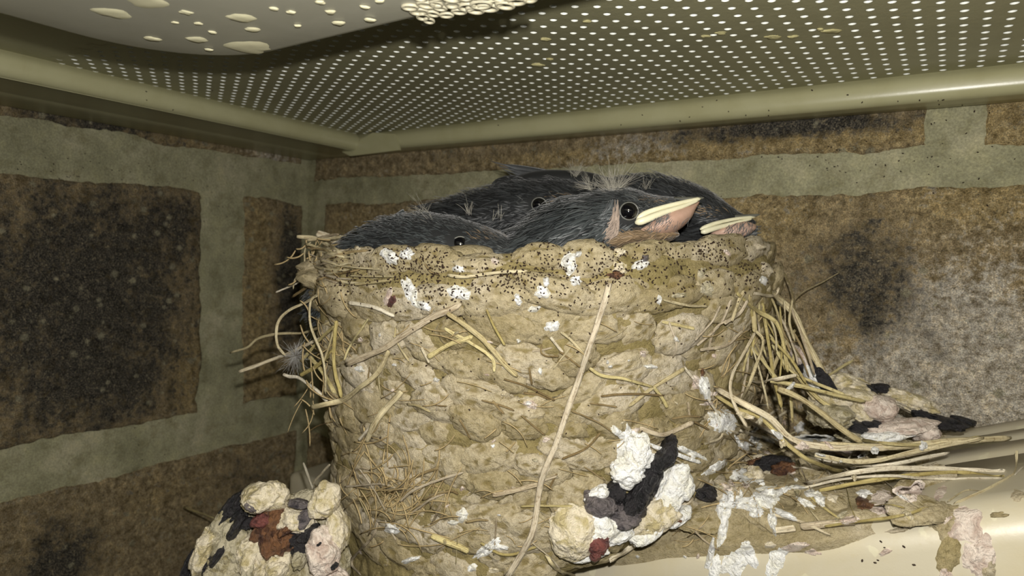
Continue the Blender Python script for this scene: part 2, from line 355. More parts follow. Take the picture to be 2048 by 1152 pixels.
Rspec = [('o', 132, 10, 26, 9, .75), ('o', 180, 13, 14, 5, .9), ('s', 158, 2, 9, 10, .65), ('s', 163, -8, 8, 8, .5), ('b', 172, -14, 11, 13, .95), ('b', 183, -20, 12, 18, .95), ('b', 168, -26, 12, 8, .4), ('b', 158, -22, 9, 7, .35),
         ('s', 162, -30, 14, 5, .3), ('b', 139, 2, 3, 2, .5), ('o', 130, 25, 50, 2.2, 1.1), ('s', 146, 28, 22, 2.6, 1.1), ('s', 80, 27, 40, 2, .4), ('b', 112, 26, 10, 3, .6), ('o', 186, 24, 12, 8, 1.2), ('s', 190, 30, 8, 3, .5),
         ('o', 22, 5, 20, 12, .5), ('b', 26, -3, 12, 8, .3), ('s', 30, -3, 6, 8, .35)]
wall('left', left_place, [
    (26.5, 90, [(1.5, 103, True, (0.05, 0.1, 0.2)), (114, 329, False, (0.2, 0, 0.2))], True),
    (-47.6, 15.5, [(1.2, 22.4, True, (0.0, 0.0, 0.1)), (34.8, 250, True, (0.22, 0.05, 0.12)), (261, 329, False, (.2, 0, .2))], True),
    (-124, -58.5, [(1.5, 103, True, (0.12, 0.1, 0.15)), (114, 329, False, (.2, 0, .2))], True),
    course(101, 139, -60), course(-199, -135, -60)], Lspec, 'weathered sooty brick wall running from the corner beside the camera with wide mortar joints')
wall('right', right_place, [
    (22.0, 87, [(1.5, 168.6, True, (0.0, 0.1, 0.25)), (175.9, 329, True, (0.05, 0.0, 0.3))], True),
    (-49, 15.6, [(7.0, 110, True, (0.1, 0.12, 0.25)), (118, 329, True, (0.05, 0.12, 0.12))], True),
    (-124, -58, [(1.5, 168, True, (0.1, 0.1, 0.2)), (176, 329, False, (.2, 0, .2))], True),
    course(98, 139, -100), course(-199, -135, -100)], Rspec, 'stained brick wall behind the nest with orange, black and chalky white patches')

# ---------------------------------------------------------------- perforated soffit and its trim
ZP = 33.6; LX = 33.0; RY = 9.0; p_ = 2.9; hr = 0.52
def build_ceiling():
    bag = Bag(); hw = Bag()
    a6 = np.linspace(0, 2*math.pi, 12, endpoint=False)
    ro = np.where(np.arange(12) % 2 == 0, p_/math.sqrt(3), p_/2)          # hexagon corners at 0, 60 ... degrees
    outer = np.stack([np.cos(a6)*ro, np.sin(a6)*ro, 0*a6], 1); inner = np.stack([np.cos(a6)*hr, np.sin(a6)*hr, 0*a6], 1); dimp = inner*1.35
    F1 = np.array([[j, (j+1) % 12, 12+(j+1) % 12, 12+j] for j in range(12)])
    dx = p_*math.sqrt(3)/2; i = 0; x = LX-1
    while x < 262:
        y = -RY+2-(p_/2 if i % 2 else 0)
        while y > -84:
            c = np.array([x, y, ZP])+np.array([RNG.normal()*.03, RNG.normal()*.03, 0]); c0 = np.array([x, y, ZP])
            bag.add(np.vstack([outer+c0, inner+c]), F1)
            hw.add(np.vstack([inner+c, inner*0.97+c+[0, 0, 0.55]]), F1)
            y -= p_
        x += dx; i += 1
    root = link('ceiling', None, None, 'olive painted metal soffit panel punched with rows of small holes', None, None, 'structure')
    link('perforated_sheet', bag.mesh('perforated_sheet', PANEL, False), root)
    link('hole_rim', hw.mesh('hole_rim', EDGE, False), root, kind='stuff')
    xs = [LX-3, 330]
    V = []; F = []
    def quad(x0, x1, y0, y1, z):
        n = len(V); V.extend([(x0, y0, z), (x1, y0, z), (x1, y1, z), (x0, y1, z)]); F.append((n, n+1, n+2, n+3))
    quad(0.5, 329, -83.0, -329, ZP+0.02); quad(261, 329, -84, -0.5, ZP+0.02); quad(0.3, LX+0.2, -84, -0.5, ZP+0.05); quad(0.3, 262, -RY-0.5+1.5, -0.3, ZP+0.05)
    for (px, py, w_) in [(1078, 130, 1.2), (1092, 78, .7), (1100, 118, .6), (1548, 74, 1.2), (1586, 73, .7), (1664, 62, 1.2), (1440, 66, .9), (1412, 72, .6), (1175, 42, .6), (760, 270, .5), (740, 262, .5), (1640, 58, .5)]:
        d = ray(px, py); c = CAM+d*((ZP-CAM[2])/d[2]); Vi, Fi = ICO[3]; n_ = fbm(Vi, 1.4, 3, int(px))*.7; Wd = Vi*(1+n_)[:, None]
        o = link('mud_flake', mesh_np('mud_flake', c+Wd[:, :1]*RIGHT*w_+Wd[:, 1:2]*np.array([-.35, .55, 0])*w_+Wd[:, 2:]*np.array([0, 0, .22]), Fi, FLAKE), root)
    link('plain_sheet', mesh_np('plain_sheet', V, F, PANEL, False), root)
    V = []; F = []; quad(0.3, 329, -329, -0.3, ZP+5); link('deck', mesh_np('deck', V, F, VOID, False), root)
    return root
build_ceiling()
def trim(name, along, w, label):
    # profile: u = distance from wall, z ; flat underside, rounded fascia up to the sheet
    pr = [(0.9, 33.4), (0.9, 29.2), (1.2, 28.95), (w*0.5, 28.8), (w-1.8, 28.75)]
    for t in np.linspace(-90, 0, 7)[0:]: pr.append((w-1.8+1.8*math.cos(math.radians(t)), 30.55+1.8*math.sin(math.radians(t))))
    pr += [(w+0.1, 31.6), (w-0.3, 32.6), (w-1.2, 33.3), (w-1.6, 33.7)]
    pr = np.array(pr); n = 60; ss = np.linspace(0, 1, n)
    V = []
    for s in ss:
        for (u, z) in pr:
            if along == 'y':
                yc = -u*(RY/w) if True else 0; y = yc*(1-s)+(-329)*s; x = u
            else:
                xc = u*(LX/w); x = xc*(1-s)+329*s; y = -u
            V.append((x, y, z))
    me = mesh_np(name, V, gridF(n, len(pr)), TRIM); 
    return link(name, me, None, label, None, None, 'structure')
t1 = trim('trim_1', 'y', LX, 'wide beige metal soffit trim along the sooty brick wall')
t2 = trim('trim_2', 'x', RY, 'narrow beige metal soffit trim above the nest along the stained wall')
# folded mitre flap where the two trims meet
fl = np.array([P(686, 305, 0), P(686, 305, 0)])
def on_y(px, py, y): d = ray(px, py); return CAM+d*((y-CAM[1])/d[1])
q = [on_y(*a, -RY-0.5) for a in ((684, 304), (745, 265), (790, 268), (800, 300), (700, 312))]
q2 = [v+np.array([0, 0.5, 0]) for v in q]
me = mesh_np('mitre_flap', q+q2, [(0, 1, 2, 3, 4), (9, 8, 7, 6, 5)]+[(k, (k+1) % 5+0, 5+(k+1) % 5, 5+k) for k in range(5)], TRIM, False); link('mitre_flap', me, t2)

# ---------------------------------------------------------------- rounded cover hanging below the soffit
def cover():
    root = thing('fixture_cover', 'smooth pale grey rounded cover hanging below the punched soffit, flecked with dried splashes', 'light fixture', (170, -170, ZP))
    x0, y0, r = 86, -86, 17; x1, y1 = 300, -300
    out = []
    for cx, cy, a0 in ((x0+r, y0-r, 90), (x0+r, y1+r, 180), (x1-r, y1+r, 270), (x1-r, y0-r, 0)):
        for t in np.linspace(0, 90, 16):
            a = math.radians(a0+t); out.append((cx, cy, math.cos(a)*r, math.sin(a)*r))
    n = len(out); V = []; rings = [(1.0, 32.0, 0), (1.0, 26.2, 0)]+[(1, 24+2.2*(1-math.sin(math.radians(t))), 2.2*(1-math.cos(math.radians(t)))) for t in (30, 55, 75, 90)]
    rings += [(1, 23.9, 6), (1, 23.8, 14)]
    for _, z, ins in rings:
        for cx, cy, ax, ay in out:
            k = (r-ins)/r; V.append((cx+ax*k, cy+ay*k, z))
    V = np.array(V); F = gridF(len(rings), n, True).tolist(); F.append(list(range((len(rings)-1)*n, len(rings)*n))); F.append(list(range(n))[::-1])
    part('cover_plate', mesh_np('cover_plate', V, F, COVER), root)
    b = Bag(); a = np.linspace(0, 2*math.pi, 24, endpoint=False)
    b.add(np.vstack([np.stack([190+22*np.cos(a), -190+22*np.sin(a), 0*a+31.9], 1), np.stack([190+22*np.cos(a), -190+22*np.sin(a), 0*a+ZP], 1)]), gridF(2, 24, True))
    part('mounting_collar', b.mesh('mounting_collar', COVER), root)
    # raised rings near the rim
    R = 1.05; th = np.linspace(0, 2*math.pi, 18, endpoint=False); ph = np.linspace(0, 2*math.pi, 8, endpoint=False)
    T, H = np.meshgrid(th, ph, indexing='ij'); rv = np.stack([(R+.22*np.cos(H))*np.cos(T), (R+.22*np.cos(H))*np.sin(T), .22*np.sin(H)-0.02], -1).reshape(-1, 3)
    Fr = []; nt_, np_ = 18, 8
    for i in range(nt_):
        for j in range(np_): Fr.append((i*np_+j, i*np_+(j+1) % np_, ((i+1) % nt_)*np_+(j+1) % np_, ((i+1) % nt_)*np_+j))
    RIM = mat_paint('ring_bead', (0.42, 0.39, 0.28), 0.45, (0.36, 0.33, 0.21))
    rm = mesh_np('ring', rv, Fr, RIM)
    pts = [(820, 12), (838, 22), (852, 8), (866, 26), (880, 14), (893, 28), (905, 8), (918, 22), (934, 12), (950, 18), (962, 6), (976, 14), (990, 5), (846, 32), (872, 6), (1010, 8), (1034, 2), (1000, -4), (902, -6), (930, -8), (960, -10), (870, -10), (840, -6), (1022, -10), (885, -20), (915, -24), (1060, -4), (945, -26), (858, 40)]
    for k, (px, py) in enumerate(pts):
        d = ray(px, py+2); t = (23.85-CAM[2])/d[2]; c = CAM+d*t
        o = link('ring', rm, root); o.matrix_parent_inverse = Matrix.Translation(-root.location); o.location = Vector((c+[0, 0, -0.02*k % 0.1])*S); s = random.uniform(.6, .95); o.scale = (s, s*.8, s); o.rotation_euler = (0, 0, random.uniform(0, 3))
    # dried splashes
    def disc(px, py, rx, ry, mat_, th_=0.10, z=23.8):
        d = ray(px, py); c = CAM+d*((z-CAM[2])/d[2]); n_ = 20; a = np.linspace(0, 2*math.pi, n_, endpoint=False)
        rad = 1+0.35*np.array([vnoise(np.array([[math.cos(x)*1.6+px, math.sin(x)*1.6, py]]), 3)[0] for x in a])
        ax = np.array([RIGHT[0], RIGHT[1], 0]); ax /= np.linalg.norm(ax); ay = np.array([-ax[1], ax[0], 0]); V = []
        for k, zz in ((1.0, 0.05), (0.75, -th_*.8), (0.3, -th_)):
            V.extend([c+ax*math.cos(x)*rx*r_*k+ay*math.sin(x)*ry*r_*k+[0, 0, zz] for x, r_ in zip(a, rad)])
        F = gridF(3, n_, True).tolist(); F.append(list(range(2*n_, 3*n_))); part('splash', mesh_np('splash', V, F, mat_), root)
    for (px, py, rx) in [(225, 27, 1.9), (372, 25, .8), (300, 3, 2.6), (304, 78, 1.0), (392, 80, 1.3), (480, 37, 1.5), (500, 95, 2.6), (505, 60, .9), (425, 65, .5), (548, 18, .5), (583, 25, .5), (662, 25, .6), (678, 47, .7), (595, 52, .4), (396, 47, .5), (640, 5, .5), (740, 40, .6), (418, 100, .5), (350, 45, .4), (730, 15, .5), (760, 3, .5)]:
        disc(px, py, rx, rx*.8, SPLAT)
    return root
cover()

# ---------------------------------------------------------------- slanted downspout under the nest
SL = 0.40; AX = np.array([1, 0, SL])/math.hypot(1, SL); NZ = np.array([-SL, 0, 1])/math.hypot(1, SL)
def ledge_z(x): return -23.5-SL*(183-x)
def downspout():
    root = thing('downspout', 'beige ribbed metal downspout slanting along the stained wall under the nest', 'pipe', (120, -25, ledge_z(120)-30))
    pr = [(-0.6, -34), (-0.6, -1.2), (-1.4, -0.3), (-4, 0), (-8.2, 0), (-8.8, -.9), (-9.6, -.9), (-10.2, 0), (-15.4, 0), (-16, -.9), (-16.8, -.9), (-17.4, 0), (-24, 0), (-24.6, -.9), (-25.4, -.9), (-26, 0), (-36, 0.1), (-43, 0)]
    for t in np.linspace(90, 180, 9): pr.append((-43+4.5*math.cos(math.radians(t)), -4.5+4.5*math.sin(math.radians(t))))
    pr += [(-47.5, -15), (-47.5, -30), (-45, -34), (-0.6, -34)]
    pr = np.array(pr); n = 50; V = []
    for s in np.linspace(-60, 200, n):
        for (y, h) in pr: V.append(np.array([109, 0, ledge_z(109)])+AX*s+NZ*h+[0, y, 0])
    part('pipe_body', mesh_np('pipe_body', V, gridF(n, len(pr)), PIPE), root)
    def box(name, x0, x1, y0, y1, z0, z1, r=2.5):
        bm = bmesh.new(); bmesh.ops.create_cube(bm, size=1)
        for v in bm.verts: v.co = Vector(((x0+x1)/2+v.co.x*(x1-x0), (y0+y1)/2+v.co.y*(y1-y0), (z0+z1)/2+v.co.z*(z1-z0)))
        bmesh.ops.bevel(bm, geom=bm.edges[:], offset=r, segments=4, affect='EDGES', profile=0.6)
        V = np.array([v.co[:] for v in bm.verts]); F = [[v.index for v in f.verts] for f in bm.faces]; bm.free()
        part(name, mesh_np(name, V, F, PIPE), root)
    box('lower_elbow', 22, 82, -74, -3, -130, -92); box('leader', 32, 56, -30, -4, -130, -58)
    return root
pipe = downspout()

# ---------------------------------------------------------------- the nest
C0 = np.array([109., -33.]); TC = math.radians(-58.4)
def rim_z(th):
    d = (th-TC); return -0.7+3.6*math.sin(max(-1.5, min(1.5, d)))*0.75+0.9*math.cos(d)
def rad(th, z):
    d = th-TC; r = 40.2-0.085*max(0, -z)-0.0006*z*z*(1 if z < 0 else 0)
    if z > -12: r += 1.2*math.exp(-((z+4)/6)**2)
    if d < -0.9: r -= 0.02*max(0, -z)*(-0.9-d)*2
    return r
def core_pt(th, z):
    r = rad(th, z); x = C0[0]+r*math.cos(th); zb = -37-0.40*(140-x); dd = max(0, zb-z); r -= 0.10*dd*dd+0.4*dd; r = max(r, 12)
    return np.array([C0[0]+r*math.cos(th), min(C0[1]+r*math.sin(th), -0.4), z])
nest = thing('mud_nest', 'cup-shaped swallow nest of mud pellets and straw packed on the slanting pipe', 'nest', (109, -33, -50))
def core():
    nth, V, nz = 420, [], 0
    ths = np.linspace(TC-math.pi, TC+math.pi, nth, endpoint=False)
    prof = [('o', z) for z in np.linspace(-68, -1.5, 170)]+[('r', a) for a in np.linspace(0, math.pi, 14)]+[('i', z) for z in np.linspace(0, 1, 30)]
    for kind, q_ in prof:
        for th in ths:
            rz = rim_z(th)
            if kind == 'o': z = -68+(rz-1.5+68)*(q_+68)/66.5; V.append(core_pt(th, z))
            elif kind == 'r':
                r = rad(th, rz)-2.6+2.6*math.cos(q_); V.append((C0[0]+r*math.cos(th), min(C0[1]+r*math.sin(th), -.4), rz-1.5+2.2*math.sin(q_)))
            else:
                r = (rad(th, rz)-5.2)*math.cos(q_*1.5); V.append((C0[0]+r*math.cos(th), min(C0[1]+r*math.sin(th), -1), rz-1.5-16*math.sin(q_*1.5)))
    V = np.array(V); nr = len(prof)
    f1, f2 = worley(V*np.array([1, 1, 1.35]), 0.24, 5)
    dirn = V-np.array([C0[0], C0[1], 0]); dirn[:, 2] = 0; dirn /= np.linalg.norm(dirn, axis=1)[:, None]+1e-9
    h = 1.3*(1-np.clip(f1, 0, 1)**2)-0.85+0.7*fbm(V, 0.12, 3, 8)+0.28*fbm(V, 0.9, 4, 9)
    V = V+dirn*h[:, None]; V[:, 1] = np.minimum(V[:, 1], -0.3)
    return part('mud_wall', mesh_np('mud_wall', V, gridF(nr, nth, True), MUD_DEEP), nest)
core()
# mud pellets, laid in courses
PV = []
for k in range(14):
    V, F = ICO[4]; W = V.copy(); sd = 100+k*7
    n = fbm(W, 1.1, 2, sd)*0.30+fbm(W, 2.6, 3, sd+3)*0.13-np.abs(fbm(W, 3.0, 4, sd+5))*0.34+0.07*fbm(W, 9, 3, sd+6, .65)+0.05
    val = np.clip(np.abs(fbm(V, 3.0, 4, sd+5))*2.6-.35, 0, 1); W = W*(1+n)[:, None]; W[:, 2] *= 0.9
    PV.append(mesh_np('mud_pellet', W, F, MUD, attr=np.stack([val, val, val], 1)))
extra = Bag(); npel = 0
def put_pellet(pos, nrm, a, b, c, tilt, roll):
    """a,b,c half sizes in mm: across, up, out"""
    global npel
    z = Vector(nrm).normalized(); up = Vector((0, 0, 1)); x = up.cross(z).normalized(); y = z.cross(x)
    R = Matrix((x, y, z)).transposed().to_4x4() @ Matrix.Rotation(tilt, 4, 'X') @ Matrix.Rotation(roll, 4, 'Z')
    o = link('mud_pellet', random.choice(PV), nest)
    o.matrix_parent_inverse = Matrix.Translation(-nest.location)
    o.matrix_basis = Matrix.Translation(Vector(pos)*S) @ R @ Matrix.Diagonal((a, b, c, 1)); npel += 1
def pellets():
    zrow = 0.6; row = 0
    while zrow > -47:
        big = row < 2
        step = (6.4 if row == 0 else 7.2 if row == 1 else 6.1)
        th = TC-1.52+random.random()*0.1+(0.07 if row % 2 else 0)
        while th < TC+1.50:
            rz = rim_z(th)
            z = zrow+(rz-1.0 if row < 3 else (rz-1.0)*max(0, 1+zrow/25))+random.uniform(-1.7, 1.7)*(0.4 if big else 1)
            p0 = core_pt(th, z); x = p0[0]
            if z > -39-0.40*(140-x):
                out = np.array([math.cos(th), math.sin(th), 0.0])
                a = step*0.5*random.uniform(1.1, 1.7)*(1.18 if big else random.uniform(.75, 1.25)); b = (2.9 if big else 2.6)*random.uniform(.75, 1.35); c = (2.1 if big else 1.75)*random.uniform(.75, 1.2)
                pos = p0-out*(0.7 if big else 0.6)+out*random.uniform(-.4, .5)
                if row == 0: pos = pos-out*0.8; b *= .8
                put_pellet(pos, out+np.array([0, 0, 0.05]), a, b, c, math.radians(random.uniform(8, 26)), random.uniform(-.5, .5)*(.5 if big else 1))
            th += step*random.uniform(.85, 1.15)/40
        zrow -= 4.6 if row == 0 else 4.0 if row < 3 else 3.5
        row += 1
pellets()
print('pellets', npel)
# mud spread over the pipe to the right of the nest
def mound():
    nu, nv = 150, 90; V = []
    xs = np.linspace(96, 178, nu); vsn = np.linspace(0, 1, nv)
    X, T = np.meshgrid(xs, vsn, indexing='ij'); X = X.ravel(); T = T.ravel()
    k = np.clip((176-X)/42, 0, 1); Y = -1-T*(43.5+4.2*np.clip(k*3, 0, 1)); p = np.stack([X, Y, 0*X], 1)
    edge = np.clip((T-0.0)/0.02, 0, 1)*1.0
    h = k**0.8*8.5*(0.55+0.45*np.sin(np.clip(T, 0, 1)*math.pi))+2.6*fbm(p, 0.10, 4, 21)*k**.5+1.7*fbm(p, 0.4, 5, 22, .6)*(.3+.7*k)-2.6*(1-k)**2-0.5
    f1, _ = worley(p, 0.2, 9); h += (1-f1)*1.3*k
    front = T > 0.955; h = np.where(front, h*0.3-0.6-1.8*(T-0.955)/0.045, h)
    Z = ledge_z(X)+h; Y = Y+0.8*fbm(p, 0.2, 3, 31)-np.where(T > .9, 0.8, 0)+T*2.4*fbm(p, 0.09, 3, 33); last = T > .999; Z = np.where(last, ledge_z(X)-5, Z); Y = np.where(last, -45.5, Y)
    part('mud_spread', mesh_np('mud_spread', np.stack([X, Y, Z], 1), gridF(nu, nv), MUD), nest)
mound()
def mound_lumps():
    for _ in range(64):
        x = RNG.uniform(128, 172); y = -RNG.uniform(3, 47); k = min(1, max(0, (176-x)/42)); z = ledge_z(x)+k**.8*7*(.55+.45*math.sin(-y/48*math.pi))-0.6
        s_ = RNG.uniform(.6, 1.15); put_pellet((x, y, z), (0.1, -0.45, 1), 3.2*s_*RNG.uniform(.8, 1.5), 2.2*s_, 1.3*s_*(.4+.6*k), 0.1, RNG.uniform(-1, 1))
mound_lumps()
bpy.context.view_layer.update()
DG = bpy.context.evaluated_depsgraph_get()
def hit(px, py, zmax=170.):
    d = ray(px, py); dn = d/np.linalg.norm(d)
    ok, loc, nrm, _, ob, _ = SC.ray_cast(DG, Vector(CAM*S), Vector(dn))
    if not ok: return None
    p = np.array(loc)/S; Z = -(M@(p-CAM))[2]
    if Z > zmax: return None
    n = np.array(nrm); n = n if n.dot(d) < 0 else -n
    return p, n, Z, ob.name

# ---------------------------------------------------------------- straws woven into the nest
def trace(pts, lift=0.7, n=22, zdef=95.):
    """pts: (px, py) on the nest surface, or (px, py, Z) at its own depth; returns a path in mm"""
    Z = []
    for p in pts:
        if len(p) == 3: Z.append(p[2]); continue
        h_ = hit(p[0], p[1]); Z.append(h_[2]-lift if h_ else None)
    for i, z in enumerate(Z):
        if z is None:
            nb = [(abs(i-j), Z[j]) for j in range(len(Z)) if Z[j] is not None]; Z[i] = min(nb)[1] if nb else zdef
    c = spline([(p[0], p[1], z) for p, z in zip(pts, Z)], n)
    for i in range(n):
        if 0 < i < n-1:
            h_ = hit(c[i, 0], c[i, 1])
            if h_ and c[i, 2] > h_[2]-0.25: c[i, 2] = h_[2]-0.25
    for _ in range(2): c[1:-1, 2] = np.minimum(c[1:-1, 2], (c[:-2, 2]+2*c[1:-1, 2]+c[2:, 2])/4)
    return np.array([P(*q_) for q_ in c]), c
def straw(pts, w, m=STRAW, lift=0.7, flat=0.38, n=26, parent=nest, name='straw', ridge=0.0, ends=(0.75, 0.4), jit=1.0):
    path, c = trace(pts, lift, n); sd = pts[0][0]*.37+pts[0][1]
    L = np.concatenate([[0], np.cumsum(np.linalg.norm(np.diff(path, axis=0), axis=1))])
    j = np.stack([L*.22, 0*L+sd, 0*L], 1); path = path+UP*(fbm(j, 1, 3, 3)*.22*jit)[:, None]+RIGHT*(fbm(j, 1, 3, 6)*.22*jit)[:, None]
    wm = 0.86*w*c[:, 2]/FPX*(1+0.30*jit*fbm(j, 1.3, 3, 9))
    K = 10; V, F = tubeVF(path, wm, wm*flat, K, ends=ends)
    prof = 1+0.13*np.cos(np.arange(K)/K*2*math.pi*3+sd)+0.05*np.cos(np.arange(K)/K*2*math.pi*5)
    V[:n*K] = (path[:, None, :]+(V[:n*K].reshape(n, K, 3)-path[:, None, :])*prof[None, :, None]).reshape(-1, 3)
    A = np.zeros((len(V), 3)); A[:n*K, 0] = np.tile(np.abs(np.arange(K)/K*2-1), n); A[:n*K, 1] = np.repeat(L, K); A[-1, 1] = L[-1]; A[-2:, 0] = .5
    tri = F[:, 2] == F[:, 3]
    me = mesh_np(name, V, [tuple(f[:3]) if t else tuple(f) for f, t in zip(F.tolist(), tri)], m, True, A)
    return part(name, me, parent)
